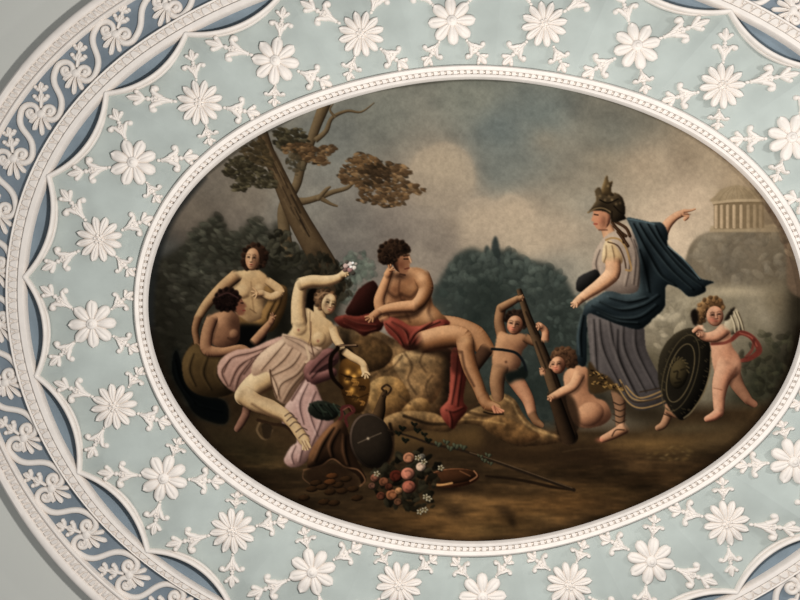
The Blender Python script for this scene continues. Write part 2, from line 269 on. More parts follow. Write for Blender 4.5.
    p.leaves([(284, 158), (300, 156), (304, 172), (292, 174)], [(58, 52, 38), (84, 72, 52)], 22, 1.8, 58)
    clump([(339, 178), (342, 168), (352, 156), (362, 153), (376, 158), (390, 162), (408, 168), (412, 174), (402, 178), (414, 184), (424, 188), (420, 194), (408, 194), (404, 203), (388, 207), (372, 204), (358, 200), (362, 190), (352, 184), (344, 184)], rust, 520, 1.45, 55, 10)
    clump([(352, 160), (366, 155), (380, 162), (370, 172), (356, 172)], [(118, 88, 56), (98, 74, 48)], 50, 1.4, 56)
    clump([(362, 168), (384, 162), (390, 176), (376, 186), (362, 182)], [(44, 34, 23), (58, 44, 30)], 80, 1.4, 57)
    # ---- seat rock and ledge
    p.part('painted_rock')
    rk = ((56, 34, 19), (116, 85, 52), (162, 128, 86))
    p.form([(336, 330), (350, 326), (376, 330), (400, 342), (436, 350), (450, 362), (452, 392), (448, 412), (420, 420), (380, 424), (362, 414), (352, 392), (340, 372)], rk, 9)
    p.form([(392, 362), (404, 352), (424, 350), (438, 358), (444, 374), (440, 392), (430, 404), (412, 398), (404, 384)], ((84, 54, 31), (130, 97, 61), (174, 142, 98)), 7)
    p.form([(368, 386), (384, 376), (400, 380), (410, 396), (404, 410), (384, 416), (370, 408)], ((82, 52, 28), (138, 100, 56), (172, 136, 86)), 6)
    p.form([(402, 412), (412, 400), (424, 398), (430, 406), (424, 414)], ((88, 58, 30), (130, 94, 54), (160, 124, 78)), 4)
    p.form([(350, 340), (372, 336), (392, 350), (386, 366), (366, 372), (350, 362)], ((52, 34, 20), (96, 68, 38), (138, 102, 62)), 6)
    for pts in [[(404, 352), (412, 366), (408, 380), (416, 394)], [(424, 352), (420, 362), (426, 372)], [(384, 372), (394, 366), (402, 356)], [(400, 396), (410, 404)], [(356, 372), (368, 378), (376, 374)], [(432, 376), (426, 386), (428, 396)]]:
        p.line(pts, 2, (84, 60, 38), .6, 2.2)
    p.glow(450, 380, 8, 40, (40, 28, 18), .85); p.glow(345, 350, 10, 30, (38, 27, 17), .8); p.glow(400, 340, 30, 6, (62, 40, 24), .6)
    p.form([(378, 424), (398, 412), (430, 412), (448, 418), (470, 410), (484, 398), (500, 393), (514, 399), (522, 412), (532, 424), (550, 432), (568, 439), (544, 445), (518, 446), (500, 440), (482, 427), (460, 424), (448, 432), (424, 430), (404, 432), (388, 436)], ((54, 34, 20), (114, 83, 50), (162, 127, 82)), 5)
    p.form([(482, 424), (500, 416), (520, 424), (540, 436), (520, 444), (500, 438)], ((74, 48, 28), (112, 78, 44), (148, 110, 66)), 4)
    for pts, w, c, a in [([(404, 416), (416, 420), (430, 424), (448, 424)], 3, (52, 36, 22), .8), ([(468, 412), (486, 416), (502, 412)], 3, (70, 48, 28), .6), ([(498, 396), (512, 402), (518, 414), (532, 428), (562, 438)], 2.2, (186, 150, 98), .4), ([(480, 404), (470, 408), (462, 414)], 4, (48, 32, 20), .7), ([(452, 420), (480, 420), (505, 424)], 1.6, (170, 134, 82), .5)]: p.line(pts, w, c, a, 2)
    p.fill([(480, 428), (500, 441), (520, 447), (560, 446), (600, 440), (590, 462), (480, 462), (474, 440)], (44, 31, 19), 4, .75, mark=False)
    rn = (p.noise(7, 62)*.5+p.noise(3.2, 63)*.35+p.noise(1.6, 64)*.15-.5)*(p.lab == p.cur); p.img *= np.clip(1+rn*.55, .5, 1.25)[..., None]
    p.cur = 0
    p.fill([(388, 436), (420, 430), (450, 432), (478, 428), (480, 448), (440, 452), (390, 450)], (92, 68, 38), 4, .7)
    p.glow(440, 450, 40, 8, (40, 29, 18), .7)
    p.glow(628, 402, 34, 20, (46, 38, 27), .95); p.glow(600, 400, 14, 22, (40, 36, 27), .9); p.glow(650, 414, 26, 10, (42, 34, 23), .9)
    # ---- helpers for people
    fair = ((84, 56, 36), (176, 144, 102), (220, 194, 152)); tan_ = ((64, 34, 20), (138, 90, 55), (196, 152, 112)); rosy = ((74, 40, 27), (154, 102, 72), (206, 158, 120)); dusk = ((52, 30, 20), (120, 80, 52), (172, 130, 92))
    def face(cx, cy, w, h, rot, ramp, look, ec=(46, 28, 20)):     # look: -1 left .. 1 right
        c, n = math.cos(math.radians(rot)), math.sin(math.radians(rot))
        q = lambda u, v: (cx+(u*c-v*n)*w, cy+(u*n+v*c)*h)
        p.ball(cx, cy, w, h, ramp, rot); p.ball(*q(look*.1, .5), w*.66, h*.52, ramp, rot)
        d = np.asarray(ramp[0])*.55
        p.glow(*q(-look*.75 if abs(look) > .1 else .8, .1), w*.42, h*.8, ramp[0], .55, rot)                 # far cheek in shade
        for sx in (-1, 1):
            e = look*.45+sx*.4
            if abs(e) > .85: continue
            p.glow(*q(e, -.13), w*.25, h*.11, d, .8, rot); p.line([q(e-.2, -.36), q(e+.02, -.42), q(e+.22, -.34)], .8, d, .45, 1.6)
            p.glow(*q(e-.02, .0), w*.12, h*.05, ramp[2], .4)
            p.glow(*q(e, .3), w*.26, h*.15, (170, 92, 68), .17)
        p.line([q(look*.5-.03, -.22), q(look*.62-.04, .2)], 1.2, ramp[2], .7, 1.4); p.line([q(look*.42+.16, -.1), q(look*.55+.14, .24)], .9, ramp[0], .55, 1.4); p.glow(*q(look*.55, .3), w*.2, h*.06, d, .7, rot)
        p.glow(*q(look*.45, .52), w*.24, h*.06, (132, 48, 40), .9, rot); p.glow(*q(look*.4, .68), w*.25, h*.05, ramp[0], .5, rot); p.glow(*q(look*.2, -.62), w*.4, h*.2, ramp[2], .4)
    def hair(pts, ramp, n=12, seed=1, curl=2.2):
        p.form(pts, ramp, 3); r = np.random.RandomState(seed); s = p.spline(pts, True); c = s.mean(0)
        for k in range(0, len(s), 4):
            d = s[k]-c; b = s[k]-d*.08; q_ = r.uniform(1.3, 2.3); mf = r.uniform(.7, 1.15); m = [v*mf for v in ramp[1]]; p.ball(b[0], b[1], q_*1.2, q_, ([v*.6 for v in m], m, [v*1.2 for v in m]), r.uniform(0, 180), 2.4, alpha=.85)
        for i in range(n):
            a = c+(s[r.randint(len(s))]-c)*r.uniform(.2, .82); t = r.uniform(0, 6.28)
            p.line([a+[curl*math.cos(t+k), curl*math.sin(t+k)] for k in (0, 1.2, 2.4, 3.4)], .9, ramp[2] if i % 2 else ramp[0], .42, 1.5)
    def hand(w, tips, ramp, pw=5, fw=2.0):        # palm at w, fingers to tips
        cx = sum(t[0] for t in tips)/len(tips); cy = sum(t[1] for t in tips)/len(tips)
        tips = [(cx+(t[0]-cx)*.72+(w[0]-cx)*.12, cy+(t[1]-cy)*.72+(w[1]-cy)*.12) for t in tips]; fw = fw*1.05
        k = (w[0]+(cx-w[0])*.5, w[1]+(cy-w[1])*.5)
        p.limb([w, k], [pw, pw], ramp)
        for t in tips: p.limb([k, ((k[0]+t[0])/2+.4, (k[1]+t[1])/2-.4), t], [fw+.4, fw, fw*.8], ramp)
        for a, b in zip(tips, tips[1:]): p.line([((k[0]+(a[0]+b[0])/2)/2, (k[1]+(a[1]+b[1])/2)/2), ((a[0]+b[0])/2, (a[1]+b[1])/2)], .6, ramp[0], .5, 1)
    def folds(lines, ramp, w=2.2, a=.6):
        for i, l in enumerate(lines):
            p.line(l, [w*.3, w*1.4, w*.4], ramp[0], a, 3.4); p.line(l, [w*.2, w*.5, w*.2], np.asarray(ramp[0])*.7, a*.8, 1.4); p.line([(x-w*1.1, y-w*.6) for x, y in l], [w*.2, w, w*.3], ramp[2], a*.7, 2.6)
    PICTURE_FIGURES(p, face, hair, hand, folds, fair, tan_, rosy, dusk)
    # ---- darkened rim and fine weave
    p.cur = 0; p.clip = None
    p.line([(153, 350), (149, 300), (155, 256), (168, 222), (187, 196), (205, 178)], [4, 11, 12, 11, 9, 3], (34, 36, 36), .8, 5)  # frame's shade along the left edge, painted into the canvas colour
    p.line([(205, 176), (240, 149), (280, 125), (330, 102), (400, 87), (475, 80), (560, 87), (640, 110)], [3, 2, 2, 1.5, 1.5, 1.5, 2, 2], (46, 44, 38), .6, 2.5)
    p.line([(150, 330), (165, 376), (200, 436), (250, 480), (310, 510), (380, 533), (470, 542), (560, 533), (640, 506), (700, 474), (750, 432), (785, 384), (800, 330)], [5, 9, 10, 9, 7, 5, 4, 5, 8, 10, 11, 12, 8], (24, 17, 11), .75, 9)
    fig = p.blur((p.lab >= p.names.index('painted_rock')).astype(np.float32), .8); lum = p.img.mean(2); k = np.clip(lum/122, .05, 1.12)**.62; p.img *= (1+(k-1)*fig)[..., None]
    wv = (p.noise(1.3, 91)-.5)*.07+(p.noise(3.6, 92)-.5)*.08
    p.img *= (1+wv)[..., None]; np.clip(p.img, 3, 250, out=p.img)
    return p
def PICTURE_FIGURES(p, face, hair, hand, folds, fair, tan_, rosy, dusk):
    F, B, LN, G, LB, FO = p.fill, p.ball, p.line, p.glow, p.limb, p.form
    # ---- woman standing behind, in ochre
    p.part('painted_standing_woman')
    F([(196, 340), (188, 352), (182, 366), (186, 386), (202, 398), (232, 394), (240, 376), (222, 356), (206, 350)], (80, 58, 34), 1)
    LB([(252, 272), (253, 280)], [8, 10], ((92, 62, 42), (164, 124, 86), (196, 156, 114)))
    FO([(232, 274), (246, 270), (259, 270), (269, 279), (274, 292), (264, 302), (263, 320), (246, 326), (236, 314), (231, 292)], ((92, 64, 42), (166, 132, 92), (206, 176, 130)), 6)
    for x, y in ((243, 291), (260, 291)): B(x, y, 7, 7, ((84, 56, 36), (166, 132, 92), (208, 180, 136)), 0, 5, alpha=.5); LN([(x-5, y+5), (x, y+7), (x+5, y+5)], 1.6, (104, 72, 46), .5, 2.4)
    G(250, 312, 10, 6, (120, 86, 56), .45); G(266, 306, 5, 12, (96, 66, 42), .5)
    G(243, 288, 6, 6, (214, 182, 136), .5); G(257, 308, 7, 8, (196, 164, 116), .5); LN([(251, 282), (252, 296), (254, 312)], 1.2, (120, 88, 58), .5, 2); LN([(250, 309), (256, 313)], 1.2, (110, 78, 50), .5)
    ds = ((62, 40, 26), (142, 104, 70), (192, 156, 112)); LB([(236, 276), (222, 288), (207, 304), (198, 318)], [13, 12, 10, 8], ds); LB([(198, 318), (195, 330), (197, 342)], [8, 7, 6], dusk)
    hand((196, 336), [(194, 350), (198, 352), (202, 350)], dusk, 6, 2)
    oc = ((58, 38, 18), (118, 84, 46), (164, 124, 74))
    FO([(264, 288), (274, 284), (286, 287), (287, 300), (283, 314), (274, 330), (263, 330), (262, 312), (268, 300)], oc, 4)
    folds([[(282, 290), (280, 304), (270, 322)], [(276, 300), (268, 316), (266, 328)]], oc, 2)
    LB([(268, 281), (280, 291), (272, 297), (262, 293)], [8, 9, 8, 6], ((98, 70, 46), (176, 142, 100), (210, 178, 134)))
    hand((262, 293), [(252, 286), (250, 291), (251, 297), (255, 300)], ((96, 64, 44), (172, 134, 94), (206, 172, 128)), 6, 2)
    FO([(237, 316), (250, 322), (264, 318), (268, 324), (256, 332), (240, 330)], oc, 3)
    p.part('painted_standing_woman/hair')
    hair([(242, 262), (243, 252), (248, 246), (256, 243), (264, 247), (268, 256), (266, 263), (262, 268), (246, 270)], ((30, 18, 13), (66, 42, 29), (108, 76, 52)), 12, 4)
    p.part('painted_standing_woman')
    face(252.5, 259, 7, 11, 4, ((100, 66, 46), (176, 128, 92), (212, 170, 128)), -.35)
    # ---- seated woman with dark hair, seen from the side
    p.part('painted_seated_woman')
    F([(176, 348), (172, 372), (184, 396), (198, 416), (226, 424), (226, 402), (206, 396), (190, 388), (182, 366)], (19, 24, 23), 2)
    folds([[(176, 360), (182, 384), (196, 404)], [(186, 392), (204, 406), (222, 412)]], ((9, 12, 12), (19, 24, 23), (38, 46, 45)), 2.4)
    oc2 = ((40, 28, 16), (88, 66, 38), (128, 100, 60))
    FO([(206, 352), (196, 344), (186, 352), (182, 366), (186, 384), (200, 395), (226, 396), (238, 384), (232, 364), (222, 354)], oc2, 8)
    folds([[(194, 354), (190, 370), (196, 386)], [(208, 358), (204, 374), (212, 390)], [(220, 360), (218, 376), (226, 388)]], oc2, 2.4, .45)
    F([(236, 326), (262, 326), (266, 340), (252, 350), (236, 348)], (22, 22, 19), 2)
    sk = ((70, 40, 29), (140, 96, 68), (180, 136, 98))
    LB([(254, 342), (262, 333), (271, 322)], [9, 9, 6], sk); hand((271, 322), [(270, 312), (273, 311), (277, 315), (275, 319)], sk, 6, 1.8)
    LB([(230, 306), (228, 315)], [9, 11], sk)
    FO([(218, 312), (230, 311), (238, 316), (240, 330), (238, 342), (226, 349), (212, 344), (206, 330), (208, 318)], sk, 6)
    G(218, 320, 7, 7, (190, 142, 104), .6); G(234, 322, 6, 10, (76, 46, 32), .5); LN([(228, 338), (234, 341), (239, 339)], 1.6, (76, 46, 32), .6, 2); B(234, 334, 5, 5, sk, 0, 3, alpha=.7)
    LB([(212, 319), (207, 334), (207, 349), (222, 352), (240, 348), (248, 350)], [12, 12, 12, 9, 7, 5], sk); hand((240, 348), [(251, 349), (252, 352), (249, 354)], sk, 6, 1.8)
    p.part('painted_seated_woman/head')
    B(237, 304, 6, 8.5, ((66, 38, 28), (128, 82, 58), (166, 116, 86)), -10); F([(240, 298), (243, 301), (246.5, 306), (244.5, 308), (245, 311), (243, 315), (237, 314), (236, 302)], (138, 88, 64), .8)
    LN([(241, 303), (243, 303)], 1, (40, 22, 18), .9); LN([(243, 310.5), (245, 310.5)], 1.2, (140, 56, 48), .9); G(239, 308, 3, 3, (150, 86, 64), .4)
    p.part('painted_seated_woman/hair')
    hair([(214, 300), (217, 292), (226, 288), (235, 290), (240, 297), (237, 302), (234, 309), (224, 311), (217, 308)], ((18, 10, 9), (44, 26, 21), (84, 54, 44)), 10, 6)
    LN([(219, 296), (228, 293), (238, 298)], 1.4, (96, 62, 56), .8)
    # ---- reclining woman in pink and cream
    p.part('painted_reclining_woman')
    pk = ((92, 58, 46), (152, 114, 98), (194, 156, 136)); cr = ((106, 76, 56), (170, 138, 112), (208, 180, 150)); mv = ((54, 28, 27), (108, 66, 60), (156, 108, 98))
    # hanging pink cloth
    FO([(286, 404), (306, 378), (316, 386), (322, 400), (334, 422), (326, 438), (314, 452), (302, 465), (290, 467), (284, 460), (290, 448), (297, 441), (292, 428), (282, 424)], ((100, 70, 62), (164, 128, 116), (204, 172, 156)), 6)
    folds([[(308, 384), (300, 404), (304, 424)], [(316, 392), (310, 412), (318, 436)], [(322, 404), (322, 420), (312, 446)], [(296, 446), (292, 456), (294, 464)], [(306, 440), (302, 452), (300, 462)]], ((100, 70, 64), 0, (210, 180, 166)), 2)
    # far pink drape over legs
    FO([(222, 358), (236, 350), (252, 348), (270, 340), (288, 336), (302, 350), (300, 370), (272, 384), (248, 392), (234, 392), (222, 382), (217, 370)], pk, 8)
    folds([[(284, 340), (262, 352), (244, 374)], [(276, 344), (254, 352), (232, 358), (224, 372)], [(264, 352), (240, 366), (230, 386)], [(252, 360), (240, 376), (236, 390)], [(230, 360), (222, 372), (228, 386)], [(290, 346), (270, 358), (256, 372)]], pk, 2, .6)
    # dark far foot
    LB([(248, 404), (245, 416)], [9, 8], ((58, 34, 26), (116, 78, 60), (146, 104, 82))); LB([(246, 414), (241, 423), (237, 429)], [8, 8, 6], ((58, 34, 26), (122, 82, 64), (156, 112, 90)))
    LN([(260, 422), (257, 430), (262, 438), (268, 438), (272, 430)], 2.2, (116, 92, 64), .8); LN([(258, 420), (272, 424), (285, 426), (296, 436)], 3.2, (40, 26, 17), .85); F([(262, 424), (272, 426), (270, 438), (264, 438)], (72, 54, 36), 1)
    # bare leg
    LB([(290, 362), (272, 374), (254, 386), (244, 396)], [30, 27, 23, 19], fair); LB([(244, 395), (256, 403), (270, 408), (284, 415), (292, 424)], [19, 18, 17, 12, 9], fair)
    LN([(252, 404), (268, 414), (282, 420)], 2.5, (112, 80, 54), .6, 2.5)
    LB([(291, 421), (298, 431), (304, 440)], [10, 11, 11], fair)
    for k, t in enumerate([(303, 449), (305.5, 449.5), (308, 449), (310, 447)]): LB([(304+k*.9, 440), t], [3, 2.4], fair)
    for a in [[(285, 416), (290, 413), (294, 416)], [(287, 421), (292, 417), (297, 419)], [(290, 426), (295, 422), (300, 424)], [(296, 432), (302, 428), (307, 430)], [(299, 438), (304, 434), (309, 436)]]: LN(a, 1.3, (98, 74, 58), .85)
    LN([(302, 441), (306, 449)], .7, (110, 74, 54), .7); LN([(305, 441), (308.5, 449)], .7, (110, 74, 54), .7)
    G(262, 398, 20, 4, (120, 88, 60), .35, 22); G(250, 390, 6, 5, (226, 202, 162), .4)
    # cream skirt over hip and thigh
    FO([(280, 340), (290, 336), (304, 348), (314, 358), (310, 370), (300, 384), (290, 400), (284, 404), (276, 398), (272, 384), (268, 372), (254, 376), (252, 366), (262, 352)], cr, 7)
    folds([[(286, 342), (274, 356), (262, 370)], [(294, 346), (284, 360), (270, 372)], [(302, 352), (292, 366), (272, 376)], [(308, 360), (298, 374), (282, 384), (278, 396)], [(304, 374), (292, 388), (284, 402)], [(270, 372), (276, 384), (280, 398)]], cr, 1.9, .6)
    LN([(270, 370), (272, 384), (277, 398)], 1.6, (96, 66, 46), .8)
    LN([(309, 362), (306, 376), (292, 400)], 2.5, (92, 60, 50), .7, 2)
    # mauve wrap by the vase
    FO([(304, 368), (318, 352), (328, 348), (338, 352), (338, 362), (328, 370), (318, 374), (308, 382)], mv, 4); FO([(306, 374), (320, 372), (334, 368), (336, 376), (322, 382), (312, 384)], mv, 3)
    folds([[(332, 352), (320, 362), (310, 374)], [(336, 360), (322, 368), (312, 378)]], mv, 1.8)
    # torso, arms
    F([(308, 292), (316, 288), (320, 300), (316, 316), (306, 310)], (26, 18, 13), 1.5)
    LB([(318, 306), (320, 316)], [9, 12], fair)
    FO([(296, 316), (306, 308), (316, 313), (326, 318), (333, 324), (336, 336), (330, 346), (322, 350), (308, 352), (294, 344), (286, 338), (292, 328)], fair, 6, k=.8)
    for x, y in ((300, 328), (319, 339)): B(x, y, 7, 7.5, fair, 0, 4, alpha=.55); G(x-1.5 if x < 310 else x-1, y+2, 1.4, 1.4, (150, 92, 72), .9)
    LN([(311, 322), (311, 334), (308, 346)], 1.1, (120, 84, 58), .7); LN([(310, 312), (310, 326), (311, 344)], .8, (84, 56, 40), .6)
    LB([(299, 322), (298, 306), (299, 294), (301, 286)], [16, 14, 13, 13], fair); LB([(301, 284), (312, 281), (326, 281), (338, 278), (345, 272)], [13, 12, 11, 8, 6], fair)
    LN([(304, 316), (305, 300), (305, 290)], 2.5, (118, 88, 62), .5, 3); LN([(306, 287), (322, 287), (338, 282)], 2, (130, 98, 70), .5, 3)
    hand((342, 275), [(347, 270), (349, 272), (349, 275), (346, 277)], fair, 6, 2)
    p.part('painted_reclining_woman/bouquet')
    for i, (x, y, r, c) in enumerate([(346, 266, 3, (176, 150, 140)), (350, 264, 2.6, (204, 190, 180)), (354, 268, 2.6, (196, 184, 172)), (350, 270, 3, (150, 112, 106)), (345, 270, 2.4, (120, 92, 84)), (353, 273, 2.4, (84, 76, 66)), (347, 262, 2, (94, 88, 78)), (356, 264, 1.8, (150, 140, 128)), (351, 267, 1.6, (226, 214, 204)), (342, 268, 1.6, (110, 100, 86)), (353, 263, 1.4, (226, 216, 206))]):
        B(x, y, r, r*.9, ([v*.5 for v in c], c, [min(255, v*1.15) for v in c]), 0, 1.3)
    p.part('painted_reclining_woman')
    cr2 = ((100, 70, 54), (172, 142, 116), (206, 178, 148))
    FO([(282, 334), (292, 336), (304, 341), (310, 346), (322, 348), (318, 356), (310, 360), (300, 352), (286, 344)], cr2, 3); folds([[(286, 338), (298, 344), (312, 354)], [(284, 336), (300, 340), (318, 350)]], cr2, 1.6)
    LN([(306, 346), (309, 358), (306, 362)], 2.4, (190, 162, 130), .9); LN([(311, 344), (314, 356)], 1.4, (96, 64, 48), .7)
    LB([(333, 328), (336, 338), (341, 346)], [9, 9, 8], fair)
    p.part('painted_reclining_woman/hair')
    hair([(314, 300), (316, 292), (323, 289), (331, 291), (336, 297), (332, 304), (324, 310), (318, 308)], ((50, 32, 22), (108, 76, 50), (156, 120, 86)), 14, 9, 2)
    p.part('painted_reclining_woman')
    face(329, 304, 7.2, 10.5, 14, fair, .45); G(331, 309, 3, 3, (200, 128, 104), .3)
    LN([(318, 298), (324, 293), (332, 294)], 1.2, (166, 130, 96), .8)
    # ---- vase
    p.part('painted_vase')
    vz = ((30, 17, 9), (88, 54, 23), (176, 122, 54))
    F([(340, 350), (352, 350), (350, 362), (342, 364)], (40, 24, 15), 1)
    FO([(340, 364), (346, 358), (356, 358), (366, 368), (370, 384), (368, 400), (362, 412), (350, 412), (343, 396), (339, 380)], vz, 6, L=(.1, -.5))
    LN([(337, 346.5), (346, 345), (357, 346)], 2.4, (60, 40, 28), 1, 1, True); LN([(338, 345.6), (356, 345)], .9, (176, 140, 104), .9)
    LN([(338, 348), (331, 358), (332, 376), (342, 388)], [4, 4, 4, 3], (38, 22, 14), 1, 1.3, True)
    for x, y, a in [(348, 372, .9), (354, 377, 1), (352, 390, .8), (360, 372, .6), (356, 398, .6), (347, 381, .7)]: G(x, y, 3, 3.2, (226, 166, 78), a)
    for l in [[(341, 374), (354, 378), (369, 376)], [(342, 394), (356, 398), (368, 394)]]: LN(l, 1.2, (54, 30, 14), .6)
    for k in range(16): x, y = 345+(k*7)% 20, 376+(k*5) % 30; LN([(x, y), (x+2.5, y+1.5), (x+1, y+4)], 1.3, [(40, 22, 12), (196, 138, 66)][k % 2], .6, 1.3)
    p.part('painted_reclining_woman')
    LB([(345, 352), (352, 357), (362, 363), (366, 370)], [8, 8, 7, 6], fair); hand((364, 367), [(361, 377), (365, 380), (369, 379), (371, 375)], fair, 7, 2.2)
    # ---- laurel bunch, ribbon, sack, coins, tambourine, horn
    p.part('painted_laurel')
    FO([(308, 408), (313, 402), (324, 401), (336, 406), (340, 412), (332, 420), (318, 419), (310, 414)], ((20, 21, 15), (40, 43, 33), (62, 66, 52)), 3)
    for k in range(11):
        x = 310+2.6*k; LN([(x, 404+(k % 3)), (x+5, 408+(k % 2)*3), (x+9, 412+(k % 3)*2)], 1.7, [(62, 72, 56), (26, 30, 22), (48, 58, 44)][k % 3], .9)
    p.part('painted_ribbon')
    LN([(336, 424), (342, 416), (342, 408), (350, 406), (354, 411), (346, 417), (347, 426)], 2.8, (104, 46, 42), 1, 1.2, True); LN([(343, 410), (349, 407), (352, 411)], 1, (150, 84, 74), .8)
    p.part('painted_sack')
    sc = ((24, 14, 9), (66, 42, 26), (150, 102, 66))
    FO([(338, 420), (346, 426), (352, 446), (358, 462), (366, 478), (362, 485), (358, 476), (346, 468), (334, 460), (320, 466), (308, 468), (310, 452), (322, 434)], sc, 5)
    folds([[(334, 428), (324, 444), (316, 462)], [(340, 430), (332, 446), (334, 458)], [(346, 436), (346, 452), (350, 466)]], ((26, 15, 9), 0, (164, 112, 74)), 3, .6)
    LN([(304, 470), (312, 468), (322, 465), (333, 459), (345, 467), (358, 470), (365, 480), (360, 486)], 1.6, (156, 110, 74), .7); LN([(304, 470), (303, 478), (310, 484)], 1.2, (110, 78, 54), .7)
    F([(306, 470), (332, 462), (350, 470), (360, 484), (340, 490), (312, 484)], (34, 22, 14), 2, .8, mark=False)
    p.part('painted_coins')
    for i, (x, y) in enumerate([(332, 476), (346, 479), (316, 483), (312, 489), (330, 492), (342, 491), (353, 489), (304, 498), (324, 502), (334, 503), (357, 498), (338, 485), (330, 482), (322, 487)]):
        c = (98, 58, 30) if i in (0, 12) else (70, 46, 26); B(x, y, 6, 3, ([v*.55 for v in c], c, [v*1.25 for v in c]), -6, 1.2); LN([(x-5, y+1.6), (x, y+2.9), (x+5, y+1.4)], .8, (38, 24, 15), .8)
    p.part('painted_horn')
    LB([(377, 420), (380, 410), (382, 400), (385, 392)], [13, 11, 7, 5], ((26, 17, 11), (66, 46, 28), (112, 82, 52)))
    LN([(383, 396), (388, 394), (391, 389), (387, 385), (382, 388), (384, 391)], 2.2, (70, 48, 30), 1, 1.1, True); LN([(386, 386), (390, 388)], .9, (140, 106, 70), .8)
    p.part('painted_tambourine')
    B(371, 441, 21, 28, ((36, 26, 19), (70, 54, 42), (118, 96, 80)), -14); B(371.5, 441, 19.3, 26.2, ((34, 26, 19), (60, 48, 36), (70, 56, 43)), -14); LN([(390, 424), (393, 440), (391, 456), (385, 466)], 3, (30, 20, 14), .8, 2)
    LN([(358, 443), (368, 438.5), (381, 433)], .9, (120, 102, 82), .9); G(368, 438.5, 1.4, 1.4, (170, 150, 124), 1)
    # ---- flowers, dish, staff
    p.part('painted_dish')
    G(452, 489, 26, 5, (22, 14, 9), .8); B(452, 478, 27, 9.5, ((60, 30, 17), (120, 72, 42), (164, 106, 70)), -4); B(452, 476.6, 24.5, 7.2, ((50, 28, 16), (82, 48, 27), (104, 62, 36)), -4)
    LN([(432, 484), (440, 485), (452, 483)], 2, (206, 156, 98), .8); LN([(470, 481), (477, 476), (474, 471)], 1.4, (176, 122, 84), .8); LN([(460, 471), (470, 476)], 1.2, (150, 98, 62), .7)
    p.part('painted_staff')
    LN([(486, 476), (520, 480), (548, 486), (570, 490)], [2, 3, 3.4, 1.5], (24, 16, 10), .85, 1.5)
    LN([(388, 430), (412, 437), (432, 444), (460, 450), (488, 459), (530, 474), (574, 490)], [1.6, 2, 2.2, 2.4, 2.8, 3.4, 3.6], (60, 44, 30), 1, 1.1, True); LN([(470, 452.4), (500, 462), (572, 488)], .9, (120, 94, 66), .8)
    for i, (x, y, s_) in enumerate([(402, 428, 3), (417, 430, 3), (428, 440, 3), (405, 440, 3), (398, 433, 2.6), (414, 424, 2.4), (424, 434, 2.4), (438, 444, 3), (450, 448, 3), (456, 446, 3.2), (463, 447, 3), (446, 442, 2.6), (484, 460, 2.4), (488, 455, 2.4), (490, 463, 2), (480, 456, 1.8)]):
        c = (34, 36, 24) if i < 7 else (74, 76, 56); d = [v*.6 for v in c]; h = [v*1.3 for v in c]
        for a in (0, 60, 120): B(x+1.6*math.cos(a), y+1.6*math.sin(a), s_*.9, s_*.5, (d, c, h), a, 1.2)
    p.part('painted_flowers')
    p.leaves([(372, 476), (384, 462), (400, 454), (424, 452), (432, 464), (444, 470), (430, 492), (432, 510), (404, 508), (378, 498)], [(34, 30, 20), (54, 46, 30), (66, 60, 42)], 120, 2.4, 71, 2, .8)
    for i, (x, y, r, c) in enumerate([(396, 476, 6.5, (116, 50, 36)), (409, 458, 6, (176, 122, 92)), (408, 474, 7, (186, 122, 100)), (409, 487, 7, (168, 100, 80)), (375, 478, 4.5, (150, 98, 76)), (384, 482, 5, (140, 88, 62)), (392, 495, 6, (160, 104, 70)), (381, 496, 4.5, (122, 70, 50)), (421, 467, 5, (200, 176, 156)), (422, 457, 3.6, (120, 116, 106)), (399, 491, 4, (176, 128, 88)), (389, 487, 4, (110, 60, 42)), (372, 486, 3.6, (132, 92, 74)), (398, 502, 4, (130, 88, 62))]):
        c = [c[0]*.9, c[1]*.86, c[2]*.82]; B(x, y, r, r*.92, ([v*.35 for v in c], c, [min(240, v*1.2) for v in c]), 0, 1.6)
        for k in range(3): LN([(x+r*.55*math.cos(a+k*2+i), y+r*.5*math.sin(a+k*2+i)) for a in (0, .8, 1.6)], 1.2, [v*.5 for v in c] if k else [min(245, v*1.3) for v in c], .5, 2)
    for x, y in ((441, 468), (426, 497), (425, 510), (418, 458), (424, 462), (420, 512), (377, 474), (429, 499)):
        for k in range(5): B(x+2.2*math.cos(k*1.26), y+1.9*math.sin(k*1.26), 1.5, 1.1, ((84, 74, 56), (132, 120, 96), (172, 160, 132)), k*72, 1.1)
        G(x, y, 1, 1, (120, 98, 48), .8)
    # ---- the seated man
    p.part('painted_man')
    rd = ((60, 20, 14), (126, 48, 37), (182, 92, 72)); dr = ((26, 11, 8), (56, 23, 17), (88, 40, 31))
    FO([(346, 314), (352, 300), (360, 288), (374, 281), (380, 296), (376, 312), (366, 318)], dr, 6)
    FO([(334, 319), (344, 315), (358, 316), (374, 313), (384, 320), (381, 330), (372, 332), (364, 336), (354, 330), (342, 327)], ((38, 14, 10), (94, 34, 26), (158, 72, 56)), 3); folds([[(344, 318), (360, 324), (378, 326)], [(346, 324), (364, 332), (378, 330)]], rd, 2.2)
    # far leg, near leg
    LB([(438, 324), (456, 328), (474, 336), (486, 349)], [18, 22, 23, 17], tan_); LB([(486, 350), (478, 362), (472, 372)], [14, 12, 9], ((40, 24, 16), (78, 50, 34), (104, 70, 48)))
    LB([(402, 268), (404, 277)], [10, 12], ((60, 34, 23), (112, 70, 46), (140, 94, 64)))
    FO([(388, 276), (398, 270), (414, 267), (426, 272), (431, 286), (432, 302), (440, 312), (448, 322), (438, 334), (412, 336), (392, 328), (384, 310), (383, 290)], tan_, 8, k=.9)
